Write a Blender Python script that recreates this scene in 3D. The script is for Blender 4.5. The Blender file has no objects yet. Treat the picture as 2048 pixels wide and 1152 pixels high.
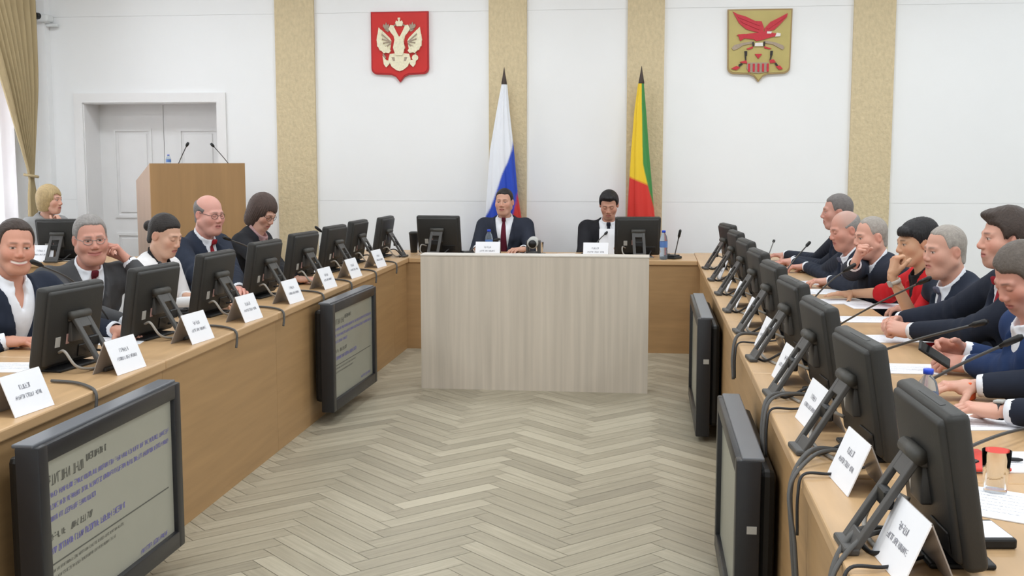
import bpy, bmesh, math, random
import numpy as np
from mathutils import Vector, Matrix

random.seed(7)
SC = bpy.context.scene
COL = SC.collection
PI = math.pi

# ------------------------------------------------------------------ camera
F_PX = 2293.0
CAM_H = 1.55
PITCH = math.radians(6.543)
YAW = math.radians(6.697)
cam_data = bpy.data.cameras.new('camera')
cam_data.sensor_width = 36.0
cam_data.lens = F_PX / 2048 * 36
cam_data.clip_start = 0.05
cam = bpy.data.objects.new('camera', cam_data)
COL.objects.link(cam)
cam.location = (0, 0, CAM_H)
cam.rotation_euler = (PI/2 - PITCH, 0, YAW)
SC.camera = cam

# ------------------------------------------------------------------ light
SC.view_settings.view_transform = 'Standard'
SC.view_settings.look = 'None'
SC.view_settings.gamma = 1
SC.view_settings.use_curve_mapping = False
SC.view_settings.exposure = -0.90
world = bpy.data.worlds.new('daylight')
SC.world = world
world.use_nodes = True
wb = world.node_tree.nodes['Background']
wb.inputs[0].default_value = (0.93, 0.97, 1.0, 1)
wb.inputs[1].default_value = 9.0

def area(name, loc, rot, sx, sy, power, col=(1, 1, 1)):
    l = bpy.data.lights.new(name, 'AREA')
    l.shape = 'RECTANGLE'; l.size = sx; l.size_y = sy
    l.energy = power; l.color = col
    o = bpy.data.objects.new(name, l); COL.objects.link(o)
    o.location = loc; o.rotation_euler = rot
    return o

CEIL = 3.6
for lx in (-4.4, -1.7, 0.9, 3.3):  # unseen overhead lamps, added in a grid to brighten the room
    for ly in (0.4, 3.2, 6.0, 8.7):
        area('added_ceiling_light', (lx, ly, CEIL - 0.03), (0, 0, 0), 1.2, 0.6, {0.4: 88, 3.2: 60, 6.0: 50, 8.7: 54}[ly], (0.88, 0.945, 1.0))

# ------------------------------------------------------------------ materials
def lin(c):
    return tuple(((v/255)/12.92 if v/255 <= 0.04045 else ((v/255+0.055)/1.055)**2.4) for v in c)

def mat(name, rgb, rough=0.5, metal=0.0, noise=0.0, nscale=(8, 8, 8), bump=0.0, bscale=60, spec=0.4,
        trans=0.0, emis=0.0, coords='Object', alpha=1.0, detail=4):
    m = bpy.data.materials.new(name); m.use_nodes = True
    nt = m.node_tree; b = nt.nodes['Principled BSDF']
    col = (*lin(rgb), 1)
    b.inputs['Base Color'].default_value = col
    b.inputs['Roughness'].default_value = rough
    b.inputs['Metallic'].default_value = metal
    b.inputs['Specular IOR Level'].default_value = spec
    if trans: b.inputs['Transmission Weight'].default_value = trans
    if emis:
        b.inputs['Emission Color'].default_value = col
        b.inputs['Emission Strength'].default_value = emis
    if noise or bump:
        tc = nt.nodes.new('ShaderNodeTexCoord')
    if noise:
        mp = nt.nodes.new('ShaderNodeMapping'); mp.inputs['Scale'].default_value = nscale
        nz = nt.nodes.new('ShaderNodeTexNoise'); nz.inputs['Scale'].default_value = 1.0
        nz.inputs['Detail'].default_value = detail
        rp = nt.nodes.new('ShaderNodeValToRGB')
        rp.color_ramp.elements[0].position = 0.3; rp.color_ramp.elements[1].position = 0.7
        rp.color_ramp.elements[0].color = (*[v*(1-noise) for v in col[:3]], 1)
        rp.color_ramp.elements[1].color = (*[min(1, v*(1+noise)) for v in col[:3]], 1)
        nt.links.new(tc.outputs[coords], mp.inputs['Vector'])
        nt.links.new(mp.outputs['Vector'], nz.inputs['Vector'])
        nt.links.new(nz.outputs['Fac'], rp.inputs['Fac'])
        nt.links.new(rp.outputs['Color'], b.inputs['Base Color'])
    if bump:
        n2 = nt.nodes.new('ShaderNodeTexNoise'); n2.inputs['Scale'].default_value = bscale
        n2.inputs['Detail'].default_value = 3
        bp = nt.nodes.new('ShaderNodeBump'); bp.inputs['Strength'].default_value = bump
        bp.inputs['Distance'].default_value = 0.02
        nt.links.new(tc.outputs[coords], n2.inputs['Vector'])
        nt.links.new(n2.outputs['Fac'], bp.inputs['Height'])
        nt.links.new(bp.outputs['Normal'], b.inputs['Normal'])
    return m

def attr_mat(name, rough=0.5, spec=0.4, bump=0.0, bscale=80, attr='tint', sss=0.0):
    m = bpy.data.materials.new(name); m.use_nodes = True
    nt = m.node_tree; b = nt.nodes['Principled BSDF']
    a = nt.nodes.new('ShaderNodeAttribute'); a.attribute_name = attr
    nt.links.new(a.outputs['Color'], b.inputs['Base Color'])
    b.inputs['Roughness'].default_value = rough
    b.inputs['Specular IOR Level'].default_value = spec
    if sss:
        b.inputs['Subsurface Weight'].default_value = sss
        b.inputs['Subsurface Radius'].default_value = (0.012, 0.004, 0.002)
        b.inputs['Subsurface Scale'].default_value = 0.5
    if bump:
        tc = nt.nodes.new('ShaderNodeTexCoord')
        n2 = nt.nodes.new('ShaderNodeTexNoise'); n2.inputs['Scale'].default_value = bscale
        bp = nt.nodes.new('ShaderNodeBump'); bp.inputs['Strength'].default_value = bump
        bp.inputs['Distance'].default_value = 0.01
        nt.links.new(tc.outputs['Object'], n2.inputs['Vector'])
        nt.links.new(n2.outputs['Fac'], bp.inputs['Height'])
        nt.links.new(bp.outputs['Normal'], b.inputs['Normal'])
    return m

M = {}
M['wall'] = mat('white_wall_panel', (243, 243, 243), 0.6, noise=0.015, nscale=(1.2, 1.2, 1.2))
M['joint'] = mat('panel_joint', (232, 232, 231), 0.8)
M['ceiling'] = mat('white_ceiling', (240, 240, 238), 0.8, noise=0.01)
M['beige'] = mat('beige_relief_wallpaper', (212, 194, 158), 0.75, noise=0.08, nscale=(38, 38, 22), bump=0.42, bscale=34)
M['door'] = mat('white_door_paint', (238, 236, 235), 0.45, noise=0.01)
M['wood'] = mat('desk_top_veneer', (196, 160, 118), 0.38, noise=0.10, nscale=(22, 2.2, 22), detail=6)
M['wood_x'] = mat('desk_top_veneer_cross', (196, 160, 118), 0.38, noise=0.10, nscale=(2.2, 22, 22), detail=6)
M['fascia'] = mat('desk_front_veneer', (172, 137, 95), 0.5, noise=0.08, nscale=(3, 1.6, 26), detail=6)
M['edge'] = mat('desk_edge_band', (196, 152, 108), 0.45, noise=0.06, nscale=(8, 3, 30))
M['counter'] = mat('ash_laminate', (201, 189, 174), 0.5, noise=0.11, nscale=(26, 6, 0.9), detail=6)
M['counter_top'] = mat('ash_laminate_top', (212, 204, 194), 0.35, noise=0.06, nscale=(2, 26, 10))
M['lectern'] = mat('lectern_veneer', (170, 133, 90), 0.5, noise=0.08, nscale=(14, 14, 1.2), detail=6)
M['lectern_side_lit'] = mat('lectern_veneer_window_lit', (186, 160, 140), 0.5, noise=0.06, nscale=(14, 14, 1.2))  # lectern veneer with window light painted in as a paler, pinker tone
M['black'] = mat('black_plastic', (44, 43, 41), 0.5, bump=0.05, bscale=300, noise=0.04)
M['grey'] = mat('charcoal_plastic', (68, 66, 62), 0.5, bump=0.05, bscale=300, noise=0.04)
M['stand'] = mat('grey_plastic_stand', (72, 70, 68), 0.42, noise=0.04)
M['dark'] = mat('deep_black_plastic', (22, 22, 23), 0.45, noise=0.03)
M['bezel'] = mat('satin_dark_bezel', (40, 40, 43), 0.35, noise=0.03)
M['bezel_top'] = mat('grey_bezel_rail', (94, 96, 101), 0.3, noise=0.03)
M['screen_off'] = mat('dark_glass', (18, 20, 24), 0.1, noise=0.02)
M['screen_lit'] = mat('lit_screen_grey', (150, 149, 137), 0.3, emis=0.22, noise=0.02)
M['screen_lit2'] = mat('lit_screen_grey_dim', (138, 138, 126), 0.3, emis=0.16, noise=0.03)
M['ink_blue'] = mat('blue_screen_text', (112, 108, 166), 0.5, emis=0.1)
M['ink_dark'] = mat('dark_screen_text', (92, 92, 86), 0.5)
M['ink_grey'] = mat('grey_print', (176, 176, 186), 0.6)
M['ink_black'] = mat('black_print', (146, 146, 154), 0.6)
M['sticker'] = mat('silver_sticker', (176, 174, 168), 0.4, noise=0.04)
M['pink_sticker'] = mat('pink_sticker', (190, 150, 142), 0.5)
M['paper'] = mat('white_paper', (244, 244, 248), 0.7, noise=0.01)
M['paper_back'] = mat('clear_holder_back', (150, 142, 136), 0.25, noise=0.03)
M['cable'] = mat('grey_cable', (84, 82, 80), 0.5, noise=0.03)
M['cable_pale'] = mat('pale_cable', (158, 152, 144), 0.5, noise=0.03)
M['cable_black'] = mat('black_cable', (40, 40, 42), 0.5, noise=0.03)
M['metal'] = mat('brushed_grey_metal', (120, 120, 122), 0.35, metal=0.7, noise=0.03)
M['finial'] = mat('dark_bronze', (66, 54, 48), 0.35, metal=0.4, noise=0.05)
M['pole'] = mat('varnished_pole', (150, 120, 80), 0.4, noise=0.05)
M['bottle'] = mat('clear_bottle', (214, 226, 238), 0.08, trans=0.85, noise=0.01)
M['bottle_label'] = mat('blue_bottle_label', (92, 128, 190), 0.4, noise=0.05)
M['blue_cap'] = mat('blue_cap', (36, 74, 200), 0.4, noise=0.02)
M['glass'] = mat('drinking_glass', (248, 250, 252), 0.02, trans=1.0, noise=0.003)
M['glass'].node_tree.nodes['Principled BSDF'].inputs['IOR'].default_value = 1.08
M['bottle'].node_tree.nodes['Principled BSDF'].inputs['IOR'].default_value = 1.12
M['orange'] = mat('orange_plastic', (236, 96, 44), 0.45, noise=0.03)
M['red_plastic'] = mat('red_cover', (220, 70, 58), 0.45, noise=0.03)
M['white_plastic'] = mat('white_plastic', (226, 228, 228), 0.4, noise=0.01)
M['curtain'] = mat('gold_curtain', (176, 157, 120), 0.8, noise=0.06, nscale=(30, 30, 3))
M['sheer'] = mat('sheer_tulle', (252, 240, 240), 0.9, noise=0.03, nscale=(40, 40, 2), emis=0.0)
M['frame_white'] = mat('white_window_frame', (240, 240, 242), 0.4, noise=0.01)
M['pane'] = mat('window_glass', (250, 252, 255), 0.02, trans=1.0)
M['shield_red'] = mat('shield_red', (204, 44, 40), 0.4, noise=0.05, nscale=(6, 6, 6))
M['shield_rim'] = mat('shield_red_rim', (176, 30, 34), 0.4, noise=0.04)
M['silver'] = mat('pale_gilt_relief', (238, 230, 200), 0.45, noise=0.10, nscale=(60, 60, 60))
M['relief_grey'] = mat('grey_relief', (168, 150, 132), 0.5, noise=0.08, nscale=(60, 60, 60))
M['gold_field'] = mat('gold_shield_field', (188, 172, 106), 0.45, noise=0.05, nscale=(8, 8, 8))
M['gold_rim'] = mat('gold_shield_rim', (164, 138, 92), 0.45, noise=0.04)
M['crimson'] = mat('crimson_relief', (196, 44, 58), 0.45, noise=0.08, nscale=(60, 60, 60))
M['white_relief'] = mat('white_relief', (232, 226, 220), 0.45, noise=0.03)
M['black_relief'] = mat('black_relief', (40, 34, 32), 0.45, noise=0.03)
M['tint_cloth'] = attr_mat('dyed_flag_silk', 0.5, 0.4, bump=0.05, bscale=200)
M['skin'] = attr_mat('skin', 0.48, 0.35, bump=0.04, bscale=160, sss=0.06)
M['floor'] = None

# ------------------------------------------------------------------ tags
def tag(o, label=None, cat=None, group=None, kind=None):
    if label: o['label'] = label
    if cat: o['category'] = cat
    if group: o['group'] = group
    if kind: o['kind'] = kind
    return o

def empty(name, loc=(0, 0, 0), rz=0.0):
    o = bpy.data.objects.new(name, None); COL.objects.link(o)
    o.empty_display_size = 0.1
    o.location = loc; o.rotation_euler = (0, 0, rz)
    return o

def kids(o):
    return [c for c in bpy.data.objects if c.parent is o]

def copy_tree(o, parent=None):
    c = o.copy(); COL.objects.link(c)
    if parent is not None:
        c.parent = parent; c.matrix_parent_inverse = o.matrix_parent_inverse.copy()
    for ch in o.children:
        copy_tree(ch, c)
    return c

# ------------------------------------------------------------------ pixel ray to a spot on a real plane of the room
_fw = np.array([-math.sin(YAW)*math.cos(PITCH), math.cos(YAW)*math.cos(PITCH), -math.sin(PITCH)])
_rt = np.array([math.cos(YAW), math.sin(YAW), 0.0])
_up = np.cross(_rt, _fw)
_C = np.array([0, 0, CAM_H])
def _ray(x, y): return _fw + _rt*(x-1024)/F_PX - _up*(y-576)/F_PX
def onz(x, y, h=0.74): d = _ray(x, y); return _C + d*(h-CAM_H)/d[2]
def ony(x, y, Y): d = _ray(x, y); return _C + d*Y/d[1]
def onx(x, y, X): d = _ray(x, y); return _C + d*X/d[0]

# ------------------------------------------------------------------ mesh builder
class MB:
    def __init__(s): s.v = []; s.f = []; s.mi = []
    def add(s, v, f, mi=0):
        n = len(s.v); s.v += [tuple(p) for p in v]
        s.f += [tuple(i+n for i in q) for q in f]; s.mi += [mi]*len(f)
        return s
    def box(s, lo, hi, mi=0, M4=None):
        x0, y0, z0 = lo; x1, y1, z1 = hi
        v = [(x0,y0,z0),(x1,y0,z0),(x1,y1,z0),(x0,y1,z0),(x0,y0,z1),(x1,y0,z1),(x1,y1,z1),(x0,y1,z1)]
        if M4 is not None: v = [tuple(M4 @ Vector(p)) for p in v]
        return s.add(v, [(0,3,2,1),(4,5,6,7),(0,1,5,4),(1,2,6,5),(2,3,7,6),(3,0,4,7)], mi)
    def rbox(s, lo, hi, r=0.01, seg=3, mi=0, M4=None):
        bm = bmesh.new(); bmesh.ops.create_cube(bm, size=1)
        c = [(a+b)/2 for a, b in zip(lo, hi)]; d = [b-a for a, b in zip(lo, hi)]
        for v in bm.verts: v.co = Vector([v.co[i]*d[i]+c[i] for i in range(3)])
        bmesh.ops.bevel(bm, geom=bm.edges[:], offset=r, segments=seg, profile=0.5, affect='EDGES')
        bm.verts.index_update()
        v = [tuple(M4 @ p.co) if M4 is not None else tuple(p.co) for p in bm.verts]
        s.add(v, [[q.index for q in f.verts] for f in bm.faces], mi); bm.free(); return s
    def tube(s, pts, r, seg=8, mi=0, cap=True):
        P = [Vector(p) for p in pts]; n = len(P)
        R = r if hasattr(r, '__len__') else [r]*n
        v = []; f = []; prev = None
        for i in range(n):
            t = (P[min(i+1, n-1)] - P[max(i-1, 0)])
            if t.length < 1e-9: t = Vector((0, 0, 1))
            t.normalize()
            if prev is None:
                a = Vector((0, 0, 1)) if abs(t.z) < 0.9 else Vector((1, 0, 0))
                u = t.cross(a).normalized()
            else:
                u = (prev - t*prev.dot(t)).normalized()
            prev = u; w = t.cross(u)
            for k in range(seg):
                a = 2*PI*k/seg; v.append(P[i] + (u*math.cos(a) + w*math.sin(a))*R[i])
        for i in range(n-1):
            for k in range(seg):
                a = i*seg+k; b = i*seg+(k+1) % seg
                f.append((a, b, b+seg, a+seg))
        if cap:
            f.append(tuple(range(seg-1, -1, -1))); f.append(tuple(range((n-1)*seg, n*seg)))
        return s.add(v, f, mi)
    def lathe(s, prof, c=(0, 0, 0), seg=20, mi=0, cap=True):
        v = []; f = []; n = len(prof)
        for r, z in prof:
            for k in range(seg):
                a = 2*PI*k/seg; v.append((c[0]+r*math.cos(a), c[1]+r*math.sin(a), c[2]+z))
        for i in range(n-1):
            for k in range(seg):
                a = i*seg+k; b = i*seg+(k+1) % seg; f.append((a, b, b+seg, a+seg))
        if cap:
            f.append(tuple(range(seg-1, -1, -1))); f.append(tuple(range((n-1)*seg, n*seg)))
        return s.add(v, f, mi)
    def prism(s, poly, fn, d0, d1, mi=0):
        """poly: outline (a, b); fn(a, b, depth) -> point"""
        ar = sum(poly[i][0]*poly[(i+1) % len(poly)][1]-poly[(i+1) % len(poly)][0]*poly[i][1] for i in range(len(poly)))
        if ar < 0: poly = poly[::-1]
        n = len(poly)
        v = [fn(a, b, d0) for a, b in poly] + [fn(a, b, d1) for a, b in poly]
        f = [tuple(range(n-1, -1, -1)), tuple(range(n, 2*n))]
        f += [(i, (i+1) % n, (i+1) % n+n, i+n) for i in range(n)]
        return s.add(v, f, mi)
    def build(s, name, m, parent=None, smooth=False, bevel=0.0):
        me = bpy.data.meshes.new(name); me.from_pydata([tuple(map(float, p)) for p in s.v], [], s.f)
        ms = m if isinstance(m, (list, tuple)) else [m]
        for q in ms: me.materials.append(q)
        if len(ms) > 1: me.polygons.foreach_set('material_index', s.mi)
        me.update()
        bm = bmesh.new(); bm.from_mesh(me); bmesh.ops.recalc_face_normals(bm, faces=bm.faces[:])
        if bevel: bmesh.ops.bevel(bm, geom=bm.edges[:], offset=bevel, segments=2, profile=0.5, affect='EDGES')
        bm.to_mesh(me); bm.free()
        if smooth:
            me.shade_smooth()
        o = bpy.data.objects.new(name, me); COL.objects.link(o)
        if parent is not None: o.parent = parent
        return o

def curve_pts(pts, n=8):
    """Catmull-Rom through pts"""
    P = [np.array(p, float) for p in pts]; P = [2*P[0]-P[1]] + P + [2*P[-1]-P[-2]]
    out = []
    for i in range(1, len(P)-2):
        for k in range(n):
            t = k/n
            out.append(0.5*((2*P[i]) + (-P[i-1]+P[i+1])*t + (2*P[i-1]-5*P[i]+4*P[i+1]-P[i+2])*t*t + (-P[i-1]+3*P[i]-3*P[i+1]+P[i+2])*t**3))
    out.append(P[-2]); return out

def smoothed(o, ang=40):
    me = o.data; me.shade_smooth()
    try: me.set_sharp_from_angle(angle=math.radians(ang))
    except Exception: pass
    return o

# ================================================================== THE ROOM
XL, XR, YB, YF = -5.78, 4.4, 10.5, -2.6
# floor: herringbone parquet, one mesh, tone per plank
def build_floor():
    L, W = 0.54, 0.09
    n = 6
    V = [(XL, YF, -0.004), (XR, YF, -0.004), (XR, 11.0, -0.004), (XL, 11.0, -0.004)]
    Fc = [(0, 1, 2, 3)]
    UV = [(0, 0)]*4; T = [0.3]*4
    c = math.cos(PI/4)
    def to(a, b): return ((a-b)*c, (a+b)*c)
    rnd = random.Random(3)
    for i in range(-60, 170):
        for k in range(-14, 14):
            for kind in (0, 1):
                if kind == 0: a0, b0, a1, b1 = i*W+k*2*L, i*W, i*W+k*2*L+L, (i+1)*W
                else: a0, b0, a1, b1 = (i-1)*W+k*2*L, i*W, i*W+k*2*L, i*W+L
                g = 0.0011
                q = [(a0+g, b0+g), (a1-g, b0+g), (a1-g, b1-g), (a0+g, b1-g)]
                pts = [to(*p) for p in q]
                pts = [(x-0.99-0.06, y) for x, y in pts]
                cx = sum(p[0] for p in pts)/4; cy = sum(p[1] for p in pts)/4
                if not (XL-0.2 < cx < XR+0.2 and -1.0 < cy < 10.7): continue
                m = len(V); V += [(x, y, 0.0) for x, y in pts]; Fc.append((m, m+1, m+2, m+3))
                o = rnd.uniform(0, 50); t = min(1, max(0, rnd.gauss(0.5, 0.16)))
                T += [t]*4
                if kind == 0: UV += [(o, o), (o+L, o), (o+L, o+W), (o, o+W)]
                else: UV += [(o, o), (o, o+W), (o+L, o+W), (o+L, o)]
    me = bpy.data.meshes.new('floor'); me.from_pydata(V, [], Fc)
    uv = me.uv_layers.new(name='plank')
    li = np.zeros(len(me.loops), dtype=np.int32); me.loops.foreach_get('vertex_index', li)
    uv.data.foreach_set('uv', np.array(UV, dtype=np.float32)[li].ravel())
    a = me.attributes.new('tone', 'FLOAT', 'POINT'); a.data.foreach_set('value', np.array(T, dtype=np.float32))
    m = bpy.data.materials.new('herringbone_parquet'); m.use_nodes = True
    nt = m.node_tree; b = nt.nodes['Principled BSDF']
    at = nt.nodes.new('ShaderNodeAttribute'); at.attribute_name = 'tone'
    uvn = nt.nodes.new('ShaderNodeUVMap'); uvn.uv_map = 'plank'
    mp = nt.nodes.new('ShaderNodeMapping'); mp.inputs['Scale'].default_value = (4, 60, 1)
    nz = nt.nodes.new('ShaderNodeTexNoise'); nz.inputs['Scale'].default_value = 1.0; nz.inputs['Detail'].default_value = 5
    ad = nt.nodes.new('ShaderNodeMath'); ad.operation = 'MULTIPLY_ADD'; ad.inputs[1].default_value = 0.7
    rp = nt.nodes.new('ShaderNodeValToRGB')
    rp.color_ramp.elements[0].position = 0.3; rp.color_ramp.elements[0].color = (*lin((138, 130, 113)), 1)
    rp.color_ramp.elements[1].position = 1.05; rp.color_ramp.elements[1].color = (*lin((184, 175, 154)), 1)
    e = rp.color_ramp.elements.new(0.7); e.color = (*lin((162, 153, 133)), 1)
    sc = nt.nodes.new('ShaderNodeMath'); sc.operation = 'MULTIPLY'; sc.inputs[1].default_value = 0.75
    nt.links.new(uvn.outputs['UV'], mp.inputs['Vector']); nt.links.new(mp.outputs['Vector'], nz.inputs['Vector'])
    nt.links.new(nz.outputs['Fac'], ad.inputs[0]); nt.links.new(at.outputs['Fac'], sc.inputs[0])
    nt.links.new(sc.outputs[0], ad.inputs[2]); nt.links.new(ad.outputs[0], rp.inputs['Fac'])
    nt.links.new(rp.outputs['Color'], b.inputs['Base Color'])
    b.inputs['Roughness'].default_value = 0.42
    b.inputs['Specular IOR Level'].default_value = 0.35
    me.materials.append(m); me.update()
    o = bpy.data.objects.new('floor', me); COL.objects.link(o)
    tag(o, 'pale grey-brown herringbone parquet floor between the desks', 'floor', kind='structure')
build_floor()

def struct(name, mb, m, parent=None, label=None, bevel=0):
    o = mb.build(name, m, parent, bevel=bevel)
    if parent is None: tag(o, label, name.split('_')[0], kind='structure')
    return o

struct('ceiling', MB().box((XL-0.2, YF-0.2, CEIL), (XR+0.2, 11.1, CEIL+0.1)), M['ceiling'], label='white ceiling over the meeting room')
# back wall: white panels in rows with fine joints, and the door opening
DX0, DX1, DZ = -5.35, -4.02, 2.06
wb_ = MB()
wb_.box((XL-0.2, YB+0.36, 0), (XR, YB+0.42, CEIL), 1).box((XL-0.2, YB+0.006, DZ), (XR, YB+0.35, CEIL), 1).box((DX1, YB+0.006, 0), (XR, YB+0.35, DZ), 1).box((XL-0.2, YB+0.006, 0), (DX0, YB+0.35, DZ), 1)
rows = [0.0, 1.14, 2.86, CEIL]
bands = [(-5.78, -3.438), (-3.068, -1.442), (-1.097, -0.191), (0.136, 1.771), (2.126, 4.4)]
for bi, (x0, x1) in enumerate(bands):
    for r in range(3):
        z0, z1 = rows[r]+0.0008, rows[r+1]-0.0008
        if bi == 0:
            if r < 1:
                wb_.box((x0, YB, z0), (DX0, YB+0.0055, z1)); wb_.box((DX1, YB, z0), (x1, YB+0.0055, z1))
            elif r == 1:
                wb_.box((x0, YB, z0), (DX0, YB+0.0055, DZ)); wb_.box((DX1, YB, z0), (x1, YB+0.0055, DZ))
                wb_.box((x0, YB, DZ), (x1, YB+0.0055, z1))
            else: wb_.box((x0, YB, z0), (x1, YB+0.0055, z1))
        else: wb_.box((x0, YB, z0), (x1, YB+0.0055, z1))
struct('wall_back', wb_, [M['wall'], M['joint']], label='white panelled wall behind the chairing table')
for i, (x0, x1) in enumerate([(-3.438, -3.068), (-1.442, -1.097), (-0.191, 0.136), (1.771, 2.126)]):
    struct('trim_%d' % (i+1), MB().box((x0, YB-0.03, 0), (x1, YB+0.04, CEIL)), M['beige'],
           label=['beige relief strip on the wall beside the lectern', 'beige relief strip behind the white blue red flag',
                  'beige relief strip behind the yellow green red flag', 'beige relief strip on the wall right of the gold shield'][i])
# left wall with window opening
WY0, WY1, WZ0, WZ1 = 6.9, 10.02, 0.85, 3.1
wl = MB()
wl.box((XL-0.3, YF, 0), (XL, WY0, CEIL)).box((XL-0.3, WY1, 0), (XL, YB+0.04, CEIL))
wl.box((XL-0.3, WY0, 0), (XL, WY1, WZ0)).box((XL-0.3, WY0, WZ1), (XL, WY1, CEIL))
struct('wall_left', wl, M['wall'], label='white window wall on the left')
struct('wall_right', MB().box((XR, YF, 0), (XR+0.1, YB+0.3, CEIL)), M['wall'], label='white wall on the right')
struct('wall_front', MB().box((XL-0.2, YF-0.1, 0), (XR+0.2, YF, CEIL)), M['wall'], label='white wall behind the camera')
struct('trim_5', MB().box((XL, YB-0.09, 0), (XL+0.13, YB, CEIL)), M['wall'], label='white pipe boxing in the corner by the curtain')
w = MB()
w.box((XL-0.16, WY0, WZ0), (XL-0.1, WY1, WZ0+0.06)).box((XL-0.16, WY0, WZ1-0.06), (XL-0.1, WY1, WZ1))
for y in (WY0, WY0+1.0, WY0+2.06, WY1-0.06):
    w.box((XL-0.16, y, WZ0), (XL-0.1, y+0.06, WZ1))
wo = struct('window_1', w, M['frame_white'], label='tall bright window on the left wall')
MB().box((XL-0.135, WY0+0.03, WZ0+0.03), (XL-0.129, WY1-0.03, WZ1-0.03)).build('window_pane', M['pane'], wo)
MB().rbox((XL-0.1, WY0-0.05, WZ0-0.04), (XL+0.12, WY1+0.02, WZ0), 0.01).build('window_sill', M['frame_white'], wo)

# door with casing
d = MB()
cw = 0.085
d.box((DX0-cw, YB-0.02, 0), (DX0+0.002, YB-0.001, DZ-0.002)).box((DX1-0.002, YB-0.02, 0), (DX1+cw, YB-0.001, DZ-0.002)).box((DX0-cw, YB-0.02, DZ-0.002), (DX1+cw, YB-0.001, DZ+cw))
d.box((DX0+0.001, YB-0.001, 0), (DX0+0.012, YB+0.33, DZ-0.012)).box((DX1-0.012, YB-0.001, 0), (DX1-0.001, YB+0.33, DZ-0.012)).box((DX0+0.001, YB-0.001, DZ-0.012), (DX1-0.001, YB+0.33, DZ-0.001))
do = struct('door_1', d, M['door'], label='white double door behind the lectern')
xm = (DX0+DX1)/2
for (x0, x1) in ((DX0, xm-0.003), (xm+0.003, DX1)):
    lf = MB()
    lf.box((x0, YB+0.30, 0.005), (x1, YB+0.345, DZ-0.01))
    a0, a1 = x0+0.15, x1-0.12
    for (z0, z1) in ((0.95, 1.82), (0.2, 0.8)):
        for (q0, q1, r0, r1) in ((a0, a1, z1-0.025, z1), (a0, a1, z0, z0+0.025), (a0, a0+0.025, z0+0.025, z1-0.025), (a1-0.025, a1, z0+0.025, z1-0.025)):
            lf.box((q0, YB+0.285, r0), (q1, YB+0.302, r1))
        lf.rbox((a0+0.05, YB+0.288, z0+0.05), (a1-0.05, YB+0.304, z1-0.05), 0.006, 1)
    lo = lf.build('door_leaf', M['door'], do)
    if x0 == DX0:
        MB().rbox((xm-0.09, YB+0.25, 1.0), (xm-0.06, YB+0.302, 1.14), 0.006).build('door_handle', M['metal'], lo)

# no ceiling fittings are built; the overhead lights are unseen, added area lamps
# curtain, tied back, on the left wall
def build_curtain():
    root = empty('curtain', (XL, 10.0, 0))
    tag(root, 'gold pleated curtain tied back at the window on the left', 'curtain')
    V = []; Fc = []; nz, ny = 60, 70
    prof = [(3.45, 8.95, 10.15), (3.0, 9.20, 10.13), (2.64, 9.40, 10.12), (2.34, 9.53, 10.11), (2.07, 9.65, 10.09), (1.7, 9.81, 10.05), (1.42, 9.93, 10.02), (1.34, 9.945, 10.01), (1.2, 9.92, 10.04), (0.8, 9.9, 10.06), (0.3, 9.88, 10.08)]
    zs = np.array([p[0] for p in prof])[::-1]; y0s = np.array([p[1] for p in prof])[::-1]; y1s = np.array([p[2] for p in prof])[::-1]
    for side in (0, 1):
        for i in range(nz):
            z = 3.45 + (0.25-3.45)*i/(nz-1)
            a, b = np.interp(z, zs, y0s), np.interp(z, zs, y1s)
            amp = 0.035*min(1, (b-a)/0.5)+0.012
            for j in range(ny):
                t = j/(ny-1)
                x = 0.17+amp*math.sin(t*2*PI*8.5+0.5*math.sin(3*t))+0.006*math.sin(t*61+z*2)
                V.append((x-0.004*side, a+(b-a)*t-10.0, z))
    for side in (0, 1):
        o = side*nz*ny
        for i in range(nz-1):
            for j in range(ny-1):
                q = (o+i*ny+j, o+(i+1)*ny+j, o+(i+1)*ny+j+1, o+i*ny+j+1)
                Fc.append(q if side == 0 else q[::-1])
    MB().add(V, Fc).build('curtain_fabric', M['curtain'], root, smooth=True)
    MB().tube(curve_pts([(0.12, -0.055, 1.385), (0.165, -0.07, 1.38), (0.215, -0.045, 1.37), (0.22, -0.0, 1.365), (0.17, 0.025, 1.37), (0.12, 0.01, 1.38)], 6), 0.013, 8).build('tie_band', M['curtain'], root, smooth=True)
    MB().tube([(0.17, -1.4, 3.49), (0.17, 0.35, 3.49)], 0.018).build('curtain_rail', M['white_plastic'], root)
build_curtain()
sh = MB(); V = []; Fc = []
for i in range(2):
    for j in range(90):
        V.append((XL+0.06+0.016*math.sin(j*0.9), 6.7+j*0.0365, 3.4 if i == 0 else 0.5))
for j in range(89): Fc.append((j, 90+j, 91+j, j+1))
mt = M['sheer']; nt = mt.node_tree
tr = nt.nodes.new('ShaderNodeBsdfTranslucent'); tr.inputs[0].default_value = (*lin((255, 244, 244)), 1)
tp = nt.nodes.new('ShaderNodeBsdfTransparent'); mx = nt.nodes.new('ShaderNodeMixShader'); mx2 = nt.nodes.new('ShaderNodeMixShader')
mx.inputs[0].default_value = 0.6; mx2.inputs[0].default_value = 0.6
nt.links.new(nt.nodes['Principled BSDF'].outputs[0], mx.inputs[1]); nt.links.new(tr.outputs[0], mx.inputs[2])
nt.links.new(mx.outputs[0], mx2.inputs[1]); nt.links.new(tp.outputs[0], mx2.inputs[2])
nt.links.new(mx2.outputs[0], nt.nodes['Material Output'].inputs[0])
so = sh.add(V, Fc).build('sheer_curtain', mt, None, smooth=True)
tag(so, 'sheer white tulle hanging across the bright window', 'curtain')

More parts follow.
